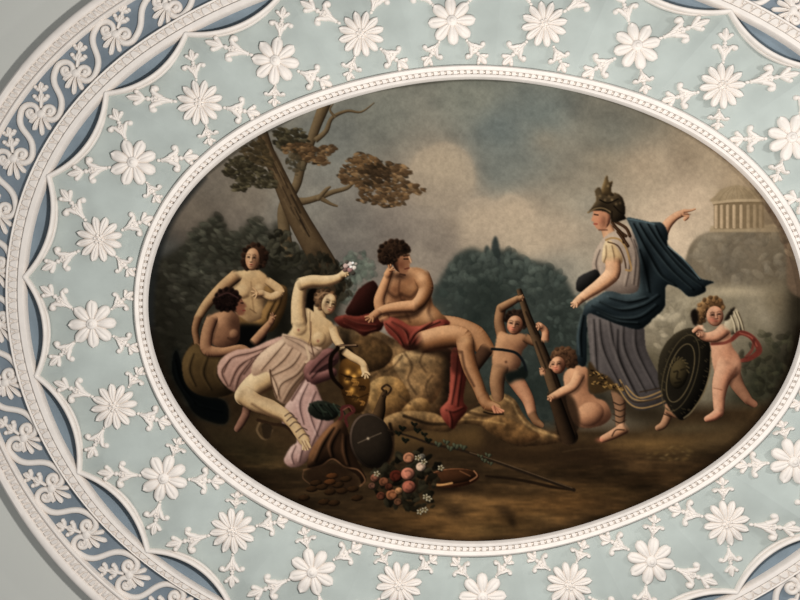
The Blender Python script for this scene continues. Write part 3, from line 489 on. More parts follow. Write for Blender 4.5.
    for x, y, rx, ry, c, a in [(394, 288, 8, 9, (120, 70, 44), .6), (409, 282, 7, 7, (150, 98, 64), .5), (425, 312, 12, 7, (186, 146, 106), .6), (402, 300, 10, 7, (106, 64, 42), .6), (400, 276, 8, 4, (70, 40, 27), .8), (414, 318, 12, 5, (160, 118, 80), .5)]: G(x, y, rx, ry, c, a)
    LN([(400, 280), (399, 292), (404, 306)], 1.6, (84, 48, 32), .6, 2.4)
    for l, w_ in [([(387, 291), (395, 297), (401, 294)], 3), ([(402, 295), (411, 297), (418, 290)], 3), ([(431, 300), (429, 314), (437, 326)], 3), ([(389, 304), (396, 306), (406, 304)], 2), ([(404, 300), (406, 312), (410, 322)], 2)]: LN(l, w_, (72, 40, 25), .5, 3.2)
    LN([(386, 319), (400, 317), (416, 314), (424, 304)], 5, (52, 28, 18), .6, 4); G(392, 284, 5, 4, (178, 132, 92), .4); G(411, 287, 5, 4, (184, 138, 98), .4); G(428, 318, 7, 5, (196, 154, 112), .4)
    FO([(384, 318), (396, 318), (412, 326), (428, 324), (440, 319), (450, 322), (446, 328), (432, 338), (424, 346), (408, 350), (396, 340), (386, 330)], rd, 5)
    folds([[(392, 322), (406, 332), (410, 346)], [(440, 322), (424, 330), (412, 346)], [(446, 325), (430, 334), (418, 346)], [(386, 324), (398, 336), (404, 346)], [(432, 323), (416, 334), (410, 344)]], rd, 2, .75)
    F([(400, 346), (430, 344), (452, 350), (454, 364), (440, 356), (416, 352)], (52, 32, 20), 2, .8)
    FO([(452, 350), (463, 350), (466, 376), (463, 400), (467, 409), (458, 422), (452, 429), (443, 419), (440, 409), (448, 399), (450, 376)], rd, 5)
    folds([[(458, 356), (456, 380), (452, 404)], [(463, 368), (460, 390), (458, 406)], [(446, 410), (454, 412), (464, 408)], [(450, 412), (452, 420), (452, 428)]], rd, 2)
    F([(451, 350), (464, 352), (465, 372), (452, 372)], (66, 24, 18), 2, .6)
    LB([(424, 342), (444, 337), (460, 337), (466, 345)], [22, 23, 21, 16], tan_); LB([(465, 342), (467, 356), (471, 370), (478, 386), (483, 400)], [18, 16, 15, 12, 10], tan_)
    LN([(462, 352), (465, 368), (474, 386)], 2, (84, 52, 34), .7, 2.5); LN([(430, 350), (448, 350), (460, 352)], 2.6, (80, 46, 30), .6, 3); G(466, 340, 6, 5, (196, 152, 108), .6); G(445, 332, 12, 3, (190, 144, 102), .5)
    LB([(483, 396), (487, 404), (496, 408)], [11, 12, 9], tan_)
    for t in ((503, 411), (501, 412.5), (498, 413), (495, 412.5)): LB([(493, 407), t], [3.6, 2.8], ((90, 44, 32), (168, 106, 76), (202, 146, 110)))
    LN([(484, 412), (492, 414), (503, 414)], 1.6, (40, 26, 17), .8)
    # arms
    LB([(384, 318), (379, 302), (384, 286), (389, 273)], [11, 11, 9, 7], ((84, 48, 30), (158, 110, 74), (198, 150, 108)))
    LB([(422, 277), (426, 288), (421, 300), (413, 307)], [17, 15, 13, 11], tan_); G(421, 276, 6, 6, (206, 162, 120), .7)
    LB([(414, 306), (400, 307), (386, 309), (377, 313)], [12, 11, 9, 7], ((84, 50, 32), (160, 112, 76), (202, 156, 114)))
    LN([(412, 312), (398, 313), (384, 315)], 1.8, (76, 42, 28), .7, 2.2); pass
    hand((378, 312), [(363, 317), (364, 321), (368, 324), (373, 323)], ((84, 46, 30), (154, 104, 70), (190, 142, 102)), 8, 2.4)
    p.part('painted_man/head')
    B(401, 262, 8.5, 11, ((64, 36, 24), (128, 82, 56), (190, 142, 104)), -16, L=(.75, -.3, .5)); F([(405, 252), (409, 255), (411.5, 262), (409, 264), (409, 268), (406, 274), (400, 274), (399, 262)], (146, 98, 68), .8)
    LN([(404, 256), (409, 255)], 1.6, (54, 30, 20), .8); LN([(404, 259), (408, 259)], 1.2, (36, 20, 14), .8); LN([(405, 269), (409, 268)], 1.2, (112, 46, 36), .9); LN([(409, 257), (411, 262)], 1.2, (214, 170, 130), .8); G(401, 265, 4, 4, (120, 66, 44), .6); LN([(400, 274), (405, 275)], 1.6, (64, 36, 24), .7)
    G(407, 252, 3, 2, (206, 160, 118), .7)
    p.part('painted_man/hair')
    hair([(378, 257), (379, 248), (385, 242), (394, 239.5), (403, 241), (409, 246), (410, 251), (404, 253), (398, 256), (394, 263), (388, 265), (381, 263)], ((24, 15, 11), (58, 38, 26), (100, 70, 48)), 22, 12, 2.2)
    p.part('painted_man')
    hand((387, 275), [(391, 263), (388, 264), (394, 267), (396, 270)], ((84, 46, 30), (160, 108, 72), (196, 148, 106)), 7, 2.4)
    # ---- standing cherub, club, crouching cherub
    p.part('painted_child')
    LB([(502, 336), (499, 322), (501, 309)], [11, 10, 10], dusk); LB([(501, 308), (510, 303), (519, 298)], [9, 8, 6], dusk)
    FO([(499, 332), (510, 334), (524, 334), (528, 344), (522, 352), (520, 366), (510, 374), (496, 372), (492, 360), (495, 346)], ((78, 46, 32), (150, 104, 72), (186, 140, 100)), 6)
    LB([(500, 368), (497, 382), (498, 396)], [17, 15, 12], dusk); LB([(513, 376), (521, 388), (528, 400), (532, 414)], [17, 15, 12, 9], rosy); LB([(532, 414), (536, 421), (541, 425)], [9, 8, 6], dusk)
    G(505, 361, 9, 9, (182, 136, 98), .5); G(506, 362, 1.4, 1.4, (84, 50, 34), .7)
    F([(505, 374), (516, 370), (526, 366), (527, 378), (516, 380), (508, 384)], (34, 42, 36), 1.5); LN([(492, 349), (504, 350), (516, 353), (523, 361), (526, 370)], 2.6, (32, 38, 40), 1, 1.2, True)
    LB([(526, 338), (534, 342), (541, 342)], [9, 8, 7], dusk)
    p.part('painted_child/hair')
    hair([(505, 320), (507, 313), (514, 310), (523, 312), (528, 319), (526, 328), (520, 326), (510, 321)], ((24, 16, 12), (54, 36, 26), (88, 60, 42)), 12, 15, 2)
    p.part('painted_child')
    face(515, 325, 8, 9.5, 8, rosy, -.25); G(511, 328, 3, 2.6, (200, 110, 84), .6)
    p.part('painted_club')
    LB([(519, 290), (529, 320), (541, 350), (552, 380), (562, 410), (570, 437)], [5, 8, 11, 13, 14, 16], ((28, 18, 12), (78, 56, 37), (126, 96, 66)), L=(-.7, -.2, .55))
    for l in [[(526, 312), (536, 334)], [(536, 342), (546, 368)], [(548, 360), (560, 396)], [(556, 396), (566, 430)]]: LN(l, 1.4, (40, 26, 17), .7, 1.8)
    p.part('painted_child')
    hand((519, 299), [(523, 294), (524, 297), (523, 301)], dusk, 6, 2); LB([(545, 340), (545, 331), (539, 325)], [8, 7, 6], rosy); hand((541, 326), [(536, 323), (536, 327), (538, 331)], rosy, 6, 2)
    p.part('painted_crouching_child')
    pk_ = ((84, 50, 35), (160, 110, 78), (198, 150, 112))
    FO([(564, 374), (574, 366), (586, 367), (592, 380), (594, 396), (606, 402), (611, 416), (602, 425), (586, 428), (575, 424), (568, 408), (565, 390)], pk_, 7); B(590, 414, 14, 12, pk_, -20, 3, alpha=.8)
    F([(554, 398), (572, 396), (580, 424), (570, 440), (558, 438)], (62, 42, 27), 1.5, .8)
    p.part('painted_club'); LB([(553, 394), (560, 414), (568, 438)], [12, 13, 15], ((24, 15, 10), (58, 40, 26), (92, 66, 43)), L=(-.7, -.2, .55)); p.part('painted_crouching_child')
    LB([(579, 375), (573, 386), (562, 392), (551, 398)], [12, 10, 9, 7], ((90, 56, 38), (172, 122, 88), (210, 164, 124))); hand((553, 397), [(547, 396), (547, 400), (551, 402)], pk_, 6, 2)
    hand((543, 374), [(539, 368), (542, 367), (544, 369)], pk_, 6, 2)
    p.part('painted_crouching_child/hair')
    hair([(551, 358), (554, 350), (562, 347), (572, 349), (578, 358), (576, 366), (568, 368), (560, 362)], ((40, 24, 16), (92, 60, 39), (140, 100, 68)), 14, 17, 2)
    p.part('painted_crouching_child')
    face(558, 365, 7.5, 8.5, -4, rosy, -.6); LN([(551, 362), (549.5, 367), (552, 368)], 1.6, (196, 146, 110), .9); G(556, 368, 3, 2.6, (204, 112, 86), .6)
    # ---- warrior woman
    p.part('painted_warrior_woman')
    am = ((92, 58, 40), (180, 132, 96), (220, 178, 140))
    LB([(618, 392), (620, 408), (620, 424)], [14, 11, 9], ((60, 38, 26), (128, 90, 64), (160, 120, 88))); LB([(624, 428), (614, 434), (603, 439)], [12, 10, 7], ((74, 44, 30), (160, 112, 80), (200, 152, 116)))
    for k in range(4): LN([(613, 402+k*6), (620, 405+k*6), (626, 402+k*6)], 1.2, (58, 40, 28), .8)
    LN([(612, 436), (616, 430), (624, 430)], 1.3, (72, 46, 30), .8); G(600, 440, 4, 2.4, (190, 112, 84), .6)
    LB([(670, 404), (669, 412), (664, 424), (658, 428)], [11, 9, 8, 6], ((66, 42, 28), (140, 98, 70), (182, 136, 102))); LB([(668, 410), (676, 414)], [8, 8], ((66, 42, 28), (150, 104, 74), (186, 140, 104)))
    LN([(664, 414), (674, 418)], 1.2, (66, 44, 30), .8)
    # pointing arm
    ar = ((92, 56, 40), (176, 126, 92), (206, 160, 124))
    LB([(662, 236), (667, 225), (675, 217), (683, 213)], [11, 10, 8, 7], ar); LB([(683, 213), (687, 216), (685, 219)], [6, 5, 4], ar); LB([(684, 211), (690, 210.5), (695, 209)], [4, 2.6, 1.8], ar); LN([(684, 214), (690, 214.5)], 1.2, ar[0], .6)
    p.part('painted_warrior_woman/skirt')
    sk = ((46, 40, 38), (88, 80, 77), (130, 119, 111))
    FO([(588, 312), (606, 316), (640, 318), (646, 348), (654, 366), (664, 384), (670, 400), (656, 407), (638, 410), (625, 400), (612, 388), (600, 392), (589, 391), (590, 360)], sk, 9, k=.7)
    folds([[(600, 320), (604, 350), (622, 388)], [(610, 320), (616, 350), (636, 396)], [(624, 326), (626, 352), (646, 392)], [(636, 328), (638, 352), (656, 388)], [(594, 320), (596, 350), (598, 380)], [(618, 330), (620, 360), (640, 400)]], sk, 2.6, .5)
    F([(589, 362), (598, 372), (610, 378), (620, 392), (628, 400), (612, 390), (600, 393), (589, 391)], (86, 62, 34), 1, .95)
    rr = np.random.RandomState(5)
    for i in range(60):
        t = rr.rand(); x = 590+t*32; y = 366+t*24+rr.uniform(0, 18)*(1-t); LN([(x, y), (x+1.6, y+rr.uniform(-2, 2))], 1.3, [(164, 126, 70), (46, 32, 20), (130, 96, 50)][i % 3], .8, 1)
    for l in [[(620, 380), (632, 398), (650, 400), (668, 392)], [(616, 384), (628, 402), (640, 408), (656, 405), (669, 399)], [(626, 386), (640, 398), (664, 390)]]: LN(l, 1.6, (164, 128, 78), .85); 
    for l in [[(622, 384), (634, 402), (666, 396)], [(640, 392), (660, 388)]]: LN(l, 1.4, (72, 52, 34), .7)
    LB([(606, 226), (610, 236)], [11, 14], am)
    p.part('painted_warrior_woman/tunic')
    tu = ((78, 62, 54), (146, 128, 112), (182, 162, 140))
    FO([(606, 236), (614, 231), (626, 228), (638, 240), (642, 262), (640, 290), (624, 294), (608, 292), (596, 284), (592, 268), (594, 254), (599, 244)], tu, 8, k=.8)
    folds([[(628, 232), (636, 254), (634, 284)], [(622, 236), (630, 260), (626, 286)], [(600, 250), (596, 264), (600, 278)], [(634, 240), (640, 262), (638, 286)]], tu, 1.8, .5)
    sl = ((110, 80, 52), (186, 156, 114), (220, 196, 154))
    FO([(604, 244), (609, 240), (616, 246), (622, 256), (621, 264), (608, 264), (602, 260)], sl, 4); folds([[(606, 246), (606, 256), (604, 262)], [(612, 246), (614, 256), (614, 264)]], sl, 1.4)
    LN([(606, 240), (612, 238), (620, 240), (626, 248), (630, 262), (631, 270), (626, 270)], 2, (160, 124, 76), .9); LN([(608, 242), (618, 246), (624, 258), (626, 268)], 1.4, (84, 56, 36), .8)
    p.part('painted_warrior_woman/cloak')
    ck = ((10, 17, 19), (40, 51, 55), (96, 110, 110))
    FO([(576, 288), (578, 278), (588, 272), (597, 270), (600, 280), (590, 290), (580, 292)], ((18, 17, 16), (40, 38, 36), (66, 63, 60)), 4)
    FO([(627, 218), (638, 219), (650, 222), (662, 223), (668, 234), (668, 246), (680, 256), (692, 268), (700, 278), (714, 282), (706, 286), (705, 292), (690, 297), (678, 288), (666, 286), (665, 306), (654, 318), (640, 329), (620, 325), (602, 318), (588, 314), (587, 332), (586, 364), (578, 362), (577, 336), (582, 316), (586, 304), (596, 297), (608, 291), (624, 294), (638, 290), (640, 268), (638, 246), (631, 228)], ck, 6, k=.8)
    folds([[(640, 224), (652, 244), (672, 270), (694, 290)], [(648, 224), (662, 246), (684, 272), (704, 288)], [(634, 224), (648, 252), (662, 276), (676, 286)], [(656, 226), (664, 242), (680, 262), (700, 280)], [(600, 302), (622, 310), (644, 306), (660, 296)], [(592, 306), (616, 318), (640, 318), (658, 306)], [(610, 298), (630, 302), (648, 298)], [(584, 316), (581, 336), (582, 356)], [(640, 250), (646, 270), (650, 292)], [(600, 314), (620, 322), (640, 324)]], ck, 2.6, .7)
    G(646, 268, 6, 20, (10, 15, 18), .7); LN([(628, 219), (640, 221), (654, 224)], 1.4, (96, 116, 120), .7); LN([(668, 246), (684, 260), (700, 279)], 1.2, (104, 124, 126), .7)
    p.part('painted_warrior_woman')
    LB([(613, 262), (612, 274), (600, 285), (587, 294), (578, 301)], [15, 16, 13, 10, 8], am); LN([(616, 280), (602, 291), (588, 299)], 2, (120, 78, 54), .6, 2.4)
    hand((580, 299), [(570, 303), (570, 307), (573, 309), (577, 308)], am, 8, 2.4)
    B(602, 219, 8.5, 10.5, ((98, 56, 40), (176, 120, 88), (204, 154, 118)), 6); F([(594, 209), (593, 214), (591.5, 220.5), (594, 221.5), (594.5, 225), (598, 229.5), (606, 229), (606, 212)], (184, 128, 95), .6)
    LN([(594.5, 214.5), (598, 215)], 1.1, (46, 26, 18), .9); LN([(594, 224), (597, 224)], 1.3, (156, 60, 48), .9); G(600, 221, 3.2, 3, (190, 112, 86), .4); G(604, 222, 4, 7, (120, 74, 52), .55); LN([(599, 230), (607, 230)], 1.4, (104, 62, 44), .7)
    p.part('painted_warrior_woman/hair')
    for l in [[(612, 222), (618, 230), (626, 236)], [(614, 226), (622, 234), (624, 242)], [(616, 222), (626, 228), (630, 236)], [(618, 232), (624, 240), (628, 246)]]: LN(l, 3, (72, 46, 29), 1, 1.2, True); LN([(x-.8, y-.6) for x, y in l], .9, (122, 84, 54), .8)
    p.part('painted_warrior_woman/helmet')
    hm = ((26, 19, 13), (66, 52, 35), (124, 102, 70))
    FO([(588, 213), (592, 207), (596, 200), (595, 191), (599, 187), (603, 192), (608, 194), (616, 193), (622, 197), (625, 206), (625, 216), (626, 219), (614, 222), (609, 214), (602, 211), (594, 210.5)], hm, 4)
    FO([(602, 194), (603, 184), (607, 175), (609, 182), (613, 181), (611, 190), (614, 196)], ((44, 32, 20), (92, 72, 45), (146, 118, 76)), 2)
    LN([(588, 212.5), (596, 208.5), (604, 208.5), (612, 213)], 1.5, (132, 108, 74), .9); LN([(612, 212), (612, 220), (616, 221)], 2.4, (56, 42, 28), 1)
    for x, y, a in [(612, 200, .9), (616, 204, .7), (605, 200, .7), (600, 196, .7), (609, 196, .6), (608, 186, .8), (620, 203, .5)]: G(x, y, 1.5, 1.5, (160, 134, 94), a*.7)
    LN([(600, 200), (608, 203), (618, 199)], 1.2, (30, 22, 14), .8); LN([(614, 206), (620, 212), (624, 214)], 1.4, (34, 25, 17), .7)
    # ---- winged cherub with shield
    p.part('painted_shield')
    FO([(658, 368), (661, 352), (670, 338), (682, 330), (696, 328), (706, 336), (711, 350), (710, 372), (703, 394), (693, 410), (682, 420), (672, 412), (664, 398), (659, 384)], ((18, 15, 11), (44, 38, 28), (74, 64, 46)), 6)
    LN([(711, 352), (709.5, 374), (703, 394), (692, 411), (684, 418)], 1.6, (134, 116, 84), .8); LN([(672, 338), (682, 331), (694, 329)], 1, (88, 76, 54), .6)
    for a, b, c_, w in [(17.5, 38, (104, 90, 62), 1.1), (13, 29, (128, 110, 76), 1.2)]:
        pts = [(680.5+a*math.cos(t)*.97+b*math.sin(t)*-.22*-1*-1, 373+b*math.sin(t)+a*math.cos(t)*-.12) for t in np.linspace(0, 6.283, 22)]; LN(pts, w, c_, .75, 1.1)
    B(679, 374, 9, 15, ((34, 28, 18), (74, 62, 39), (104, 88, 56)), 10)
    for l in [[(674, 372), (677, 371)], [(681, 370), (684, 369)], [(678, 372), (677, 378), (680, 379)], [(675, 383), (681, 382)]]: LN(l, 1.4, (30, 23, 15), .6, 1.8)
    for k in range(9): t = 3.4+k*.36; LN([(679+8*math.cos(t), 370+11*math.sin(t)), (679+10*math.cos(t+.2), 370+13*math.sin(t+.2))], 1.4, (116, 98, 62), .7)
    rr = np.random.RandomState(8)
    for i in range(60):
        t = rr.rand()*6.28; q = rr.uniform(.8, .97); x = 684+24*q*math.cos(t)-9*q*math.sin(t)*.6; y = 374+43*q*math.sin(t); LN([(x, y), (x+1.5, y+1)], 1, (98, 84, 56), .5, 1)
    p.part('painted_winged_child')
    ch = ((96, 56, 40), (176, 122, 92), (212, 164, 130))
    # wing, sash
    p.part('painted_winged_child/wing')
    FO([(724, 326), (728, 314), (734, 308), (740, 314), (744, 330), (738, 330), (734, 334), (728, 334)], ((56, 46, 34), (150, 135, 108), (206, 192, 162)), 3); F([(724, 320), (730, 310), (735, 307), (733, 314), (728, 320)], (52, 42, 31), .8)
    for l in [[(734, 312), (738, 322), (739, 330)], [(731, 316), (734, 324), (735, 332)], [(737, 312), (741, 322), (743, 330)]]: LN(l, 1.6, (196, 180, 148), .8, 1.6); LN([(x+1.2, y) for x, y in l], .8, (84, 70, 52), .8)
    p.part('painted_winged_child/sash')
    LN([(712, 344), (722, 343), (731, 340), (740, 333), (750, 336), (757, 344), (759, 351), (754, 356), (748, 359), (740, 361)], [3, 4, 4, 5, 5, 6, 6, 5, 5, 3], (132, 58, 46), 1, 1.4, True); LN([(740, 333), (751, 337), (757, 346)], 1.4, (172, 92, 74), .7); LN([(754, 340), (752, 350), (746, 357)], 3, (110, 48, 38), .8)
    p.part('painted_winged_child')
    LB([(732, 372), (738, 386), (748, 400)], [17, 13, 9], ((76, 44, 32), (142, 96, 70), (176, 126, 96))); LB([(748, 400), (754, 404)], [8, 7], ((76, 44, 32), (136, 88, 64), (170, 118, 90)))
    FO([(712, 334), (722, 330), (730, 332), (732, 346), (740, 358), (740, 372), (730, 380), (718, 378), (713, 366), (711, 348)], ch, 7)
    LB([(727, 366), (721, 382), (719, 396), (719, 412)], [22, 17, 13, 10], ch); LB([(719, 412), (714, 416), (707, 419)], [10, 9, 6], ((100, 56, 40), (184, 124, 94), (212, 160, 126)))
    G(735, 364, 6, 8, (204, 152, 118), .6); LN([(722, 390), (714, 388)], 1, (120, 72, 52), .5); LN([(728, 380), (733, 376), (736, 368)], 1.4, (126, 76, 54), .6, 2)
    G(722, 344, 6, 6, (206, 158, 124), .5); LN([(712, 344), (724, 343), (731, 340)], 3, (138, 62, 48), .85, 1.4)
    LB([(724, 330), (716, 336), (706, 337), (700, 334)], [13, 12, 9, 7], ch); hand((702, 334), [(697, 330), (696, 334), (699, 337)], ch, 7, 2); LB([(702, 328), (698, 328), (694, 331)], [6, 5, 4], ch); LN([(700, 326), (705, 330)], 2, (222, 190, 160), .6)
    p.part('painted_winged_child/hair')
    hair([(696, 320), (697, 308), (704, 299), (714, 296), (722, 300), (724, 310), (716, 308), (708, 312), (704, 322), (698, 324)], ((56, 36, 22), (122, 86, 52), (172, 132, 86)), 26, 19, 2.4); F([(691, 312), (696, 309), (699, 318), (696, 326), (692, 322)], (40, 30, 24), 1)
    p.part('painted_winged_child')
    face(715, 316, 8.5, 10, -6, ch, .25); G(712, 320, 3.4, 2.6, (206, 110, 86), .5)
# ---------------------------------------------------------------- units: 1 unit on the ceiling = 4 mm; h = height of relief towards the floor
S, ZC = 0.004, 5.6
CX, CY = 475., 306.
def P(x, y, h=0.): return ((x-400)*S, (y-300)*S, ZC-h*S)
COL = bpy.context.scene.collection
def ring(name, t):
    (a, b), co = RINGS[name]
    r = a*b/math.sqrt((b*math.cos(t))**2+(a*math.sin(t))**2); f = 1+co[0]
    for n in range(1, 7): f += co[2*n-1]*math.cos(n*t)+co[2*n]*math.sin(n*t)
    return CX+r*f*math.cos(t), CY+r*f*math.sin(t)
def lerp(a, b, v): return (a[0]+(b[0]-a[0])*v, a[1]+(b[1]-a[1])*v)
# ---------------------------------------------------------------- materials
def lin(c): return tuple(((v/255)/12.92 if v/255 < .04045 else ((v/255+.055)/1.055)**2.4) for v in c)
def mat(name, col, rough=.75, vary=.06, scale=30., bump=.15, bscale=300., stain=None):
    m = bpy.data.materials.new(name); m.use_nodes = True; nt = m.node_tree; b = nt.nodes['Principled BSDF']
    b.inputs['Roughness'].default_value = rough; b.inputs['Specular IOR Level'].default_value = .25
    tc = nt.nodes.new('ShaderNodeTexCoord'); n = nt.nodes.new('ShaderNodeTexNoise'); n.inputs['Scale'].default_value = scale; n.inputs['Detail'].default_value = 5
    r = nt.nodes.new('ShaderNodeValToRGB'); c = lin(col)
    r.color_ramp.elements[0].position = .3; r.color_ramp.elements[1].position = .7
    s2 = stain and lin(stain)
    r.color_ramp.elements[0].color = (*(s2 or [v*(1-vary*2) for v in c]), 1); r.color_ramp.elements[1].color = (*[min(1, v*(1+vary)) for v in c], 1)
    nt.links.new(tc.outputs['Object'], n.inputs['Vector']); nt.links.new(n.outputs['Fac'], r.inputs['Fac']); nt.links.new(r.outputs['Color'], b.inputs['Base Color'])
    if bump:
        n2 = nt.nodes.new('ShaderNodeTexNoise'); n2.inputs['Scale'].default_value = bscale; bp = nt.nodes.new('ShaderNodeBump'); bp.inputs['Strength'].default_value = bump; bp.inputs['Distance'].default_value = .002
        nt.links.new(tc.outputs['Object'], n2.inputs['Vector']); nt.links.new(n2.outputs['Fac'], bp.inputs['Height']); nt.links.new(bp.outputs['Normal'], b.inputs['Normal'])
    return m
M_PL = mat('white_plaster', (234, 226, 218), .7, .03, 25, .25)
M_GRN = mat('pale_green_distemper', (178, 186, 181), .85, .06, 7, .1)
M_BLU = mat('slate_blue_distemper', (122, 134, 144), .85, .08, 9, .1)
M_LUN = mat('deep_blue_distemper', (128, 142, 152), .85, .08, 9, .1)
M_CEIL = mat('grey_ceiling_paint', (206, 207, 200), .85, .01, 3, .05)
def mat_paint():
    m = bpy.data.materials.new('oil_paint'); m.use_nodes = True; nt = m.node_tree; b = nt.nodes['Principled BSDF']
    a = nt.nodes.new('ShaderNodeVertexColor'); a.layer_name = 'paint'
    nt.links.new(a.outputs['Color'], b.inputs['Base Color']); b.inputs['Roughness'].default_value = .9; b.inputs['Specular IOR Level'].default_value = .0
    return m
M_OIL = mat_paint()
# ---------------------------------------------------------------- object helpers
def link(name, me, m, parent=None, loc=None, smooth=None):
    o = bpy.data.objects.new(name, me); COL.objects.link(o)
    if m and not me.materials: me.materials.append(m)
    if parent: o.parent = parent
    if loc: o.location = loc
    return o
def mesh(name, V, F, smooth=True):
    me = bpy.data.meshes.new(name); me.from_pydata(V, [], F)
    bm = bmesh.new(); bm.from_mesh(me); bmesh.ops.remove_doubles(bm, verts=bm.verts, dist=1e-6); bmesh.ops.recalc_face_normals(bm, faces=bm.faces); bm.to_mesh(me); bm.free()
    if smooth:
        for p in me.polygons: p.use_smooth = True
        me.set_sharp_from_angle(angle=math.radians(42))
    return me
def tag(o, label, cat, group=None):
    o['label'] = label; o['category'] = cat
    if group: o['group'] = group
    return o
def struct(o): o['kind'] = 'structure'; return o
def empty(name, loc, rz=0):
    o = bpy.data.objects.new(name, None); COL.objects.link(o); o.location = loc; o.rotation_euler = (0, 0, rz); o.empty_display_size = .02; return o
class MB:                                   # collects relief shapes in local units (x, y, h) -> one mesh
    def __init__(s): s.V = []; s.F = []
    def grid(s, rows, close_u=False, flip=False):
        b = len(s.V); n = len(rows[0]); s.V += [v for r in rows for v in r]
        for i in range(len(rows)-1):
            for j in range(n if close_u else n-1):
                k = (j+1) % n; s.F.append((b+i*n+j, b+i*n+k, b+(i+1)*n+k, b+(i+1)*n+j))
    def tube(s, pts, wid, hgt, h0=0., seg=6):       # half-round moulding along a path in the plane
        P_ = [Vector((p[0], p[1])) for p in pts]; n = len(P_); rows = []
        for i, p in enumerate(P_):
            d = (P_[min(i+1, n-1)]-P_[max(i-1, 0)]); d = d.normalized() if d.length else Vector((1, 0)); q = Vector((-d.y, d.x))
            w = np.interp(i/(n-1), np.linspace(0, 1, len(wid)), wid)/2; h = np.interp(i/(n-1), np.linspace(0, 1, len(hgt)), hgt) if isinstance(hgt, (list, tuple)) else hgt
            row = [(p.x-q.x*w, p.y-q.y*w, h0-.6)]
            for k in range(seg+1):
                a = math.pi*k/seg; row.append((p.x-q.x*w*math.cos(a), p.y-q.y*w*math.cos(a), h0+h*(.35+.65*math.sin(a))))
            row.append((p.x+q.x*w, p.y+q.y*w, h0-.6)); rows.append(row)
        s.grid(rows)
        for r, e in ((rows[0], 1), (rows[-1], -1)):
            b = len(s.V); s.V += r; s.F.append(tuple(range(b, b+len(r))) if e > 0 else tuple(range(b+len(r)-1, b-1, -1)))
    def dome(s, x, y, rx, ry, h, rot=0, h0=0., nu=10, nv=4, crease=0.):
        c, n = math.cos(rot), math.sin(rot); rows = [[(x+(rx*math.cos(2*math.pi*j/nu))*c-(ry*math.sin(2*math.pi*j/nu))*n, y+(rx*math.cos(2*math.pi*j/nu))*n+(ry*math.sin(2*math.pi*j/nu))*c, h0-.6) for j in range(nu)]]
        for i in range(nv+1):
            a = math.pi/2*i/nv; r = max(math.cos(a), .02); row = []
            for j in range(nu):
                u, v = rx*r*math.cos(2*math.pi*j/nu), ry*r*math.sin(2*math.pi*j/nu)
                row.append((x+u*c-v*n, y+u*n+v*c, h0+h*(.3+.7*math.sin(a))))
            rows.append(row)
        s.grid(rows, True)
    def leaf(s, x, y, rot, L, W, h, h0=0., tip=.7, groove=.25, nu=9, nv=6):    # petal: from its root at (x, y) out along rot; widest at `tip`
        c, n = math.cos(rot), math.sin(rot); rows = []
        for i in range(nu+1):
            t = i/nu
            w = W/2*(.3+.7*math.sin(min(1, t/tip)*math.pi/2)) if t < tip else W/2*max(0, 1-((t-tip)/(1-tip))**2.4)**.5
            w = max(w, .05); row = []
            for j in range(nv+1):
                v = -1+2*j/nv; e = 1-abs(v)**3
                z = h0-.6 if j in (0, nv) and False else h0+h*(.25+.75*e)*(.55+.45*math.sin(math.pi*min(1, t*1.15)))-(groove*h*math.exp(-(v/.22)**2) if .12 < t < .85 else 0)
                row.append((x+L*t*c-w*v*n, y+L*t*n+w*v*c, z))
            row = [(row[0][0], row[0][1], h0-.8)]+row+[(row[-1][0], row[-1][1], h0-.8)]; rows.append(row)
        s.grid(rows)
        for r in (rows[0], rows[-1]):
            b = len(s.V); s.V += r; s.F.append(tuple(range(b, b+len(r))))
    def block(s, poly, h, h0=0., inset=.8):          # small bevelled block from an outline
        cx = sum(p[0] for p in poly)/len(poly); cy = sum(p[1] for p in poly)/len(poly); n = len(poly)
        lo = [(x, y, h0-.6) for x, y in poly]; mi = [(x, y, h0+h*.6) for x, y in poly]; hi = [(cx+(x-cx)*inset, cy+(y-cy)*inset, h0+h) for x, y in poly]
        s.grid([lo, mi, hi], True); b = len(s.V); s.V += hi; s.F.append(tuple(range(b, b+n)))
    def local(s, name, smooth=True): return mesh(name, [(x*S, y*S, -h*S) for x, y, h in s.V], s.F, smooth)
    def world(s, name, smooth=True): return mesh(name, [P(x, y, h) for x, y, h in s.V], s.F, smooth)
TAU = 2*math.pi
def loft(A, B, prof, n=360):
    mb = MB(); rows = []
    for i in range(n):
        t = TAU*i/n; a, b = ring(A, t), ring(B, t); rows.append([(*lerp(a, b, v), h) for v, h in prof])
    mb.grid(rows+[rows[0]]); return mb
def arclen(A, B, v, n=2400):
    p = [lerp(ring(A, TAU*i/n), ring(B, TAU*i/n), v) for i in range(n+1)]; L = [0]
    for a, b in zip(p, p[1:]): L.append(L[-1]+math.hypot(b[0]-a[0], b[1]-a[1]))
    return L
def thetas(A, B, v, step):                     # evenly spaced angles round a ring
    L = arclen(A, B, v); N = round(L[-1]/step); return [TAU*np.interp(L[-1]*k/N, L, range(len(L)))/(len(L)-1) for k in range(N)], N
def patch(A, B, t0, t1, uv):                   # outline given in (u along, v across) -> plane
    o = []
    for u, v in uv:
        t = t0+(t1-t0)*u; o.append(lerp(ring(A, t), ring(B, t), v))
    return o
# ---------------------------------------------------------------- the flat ceiling round the medallion, and the solid ceiling above it
mb = MB(); rows = []
for i in range(361):
    t = TAU*i/360; a = ring('outo', t); rows.append([(*lerp(ring('outi', t), a, .9), -17)]+[(CX+(a[0]-CX)*k, CY+(a[1]-CY)*k, -17) for k in (1.0, 1.03, 1.12, 1.3, 1.8)])
mb.grid(rows); ceiling = struct(link('ceiling', mb.world('ceiling'), M_CEIL))
mb = MB(); mb.grid([[(CX+x, CY+y, -30) for x in (-1000, 1000)] for y in (-800, 800)]); core = link('plaster_core', mb.world('plaster_core', False), M_CEIL, ceiling)
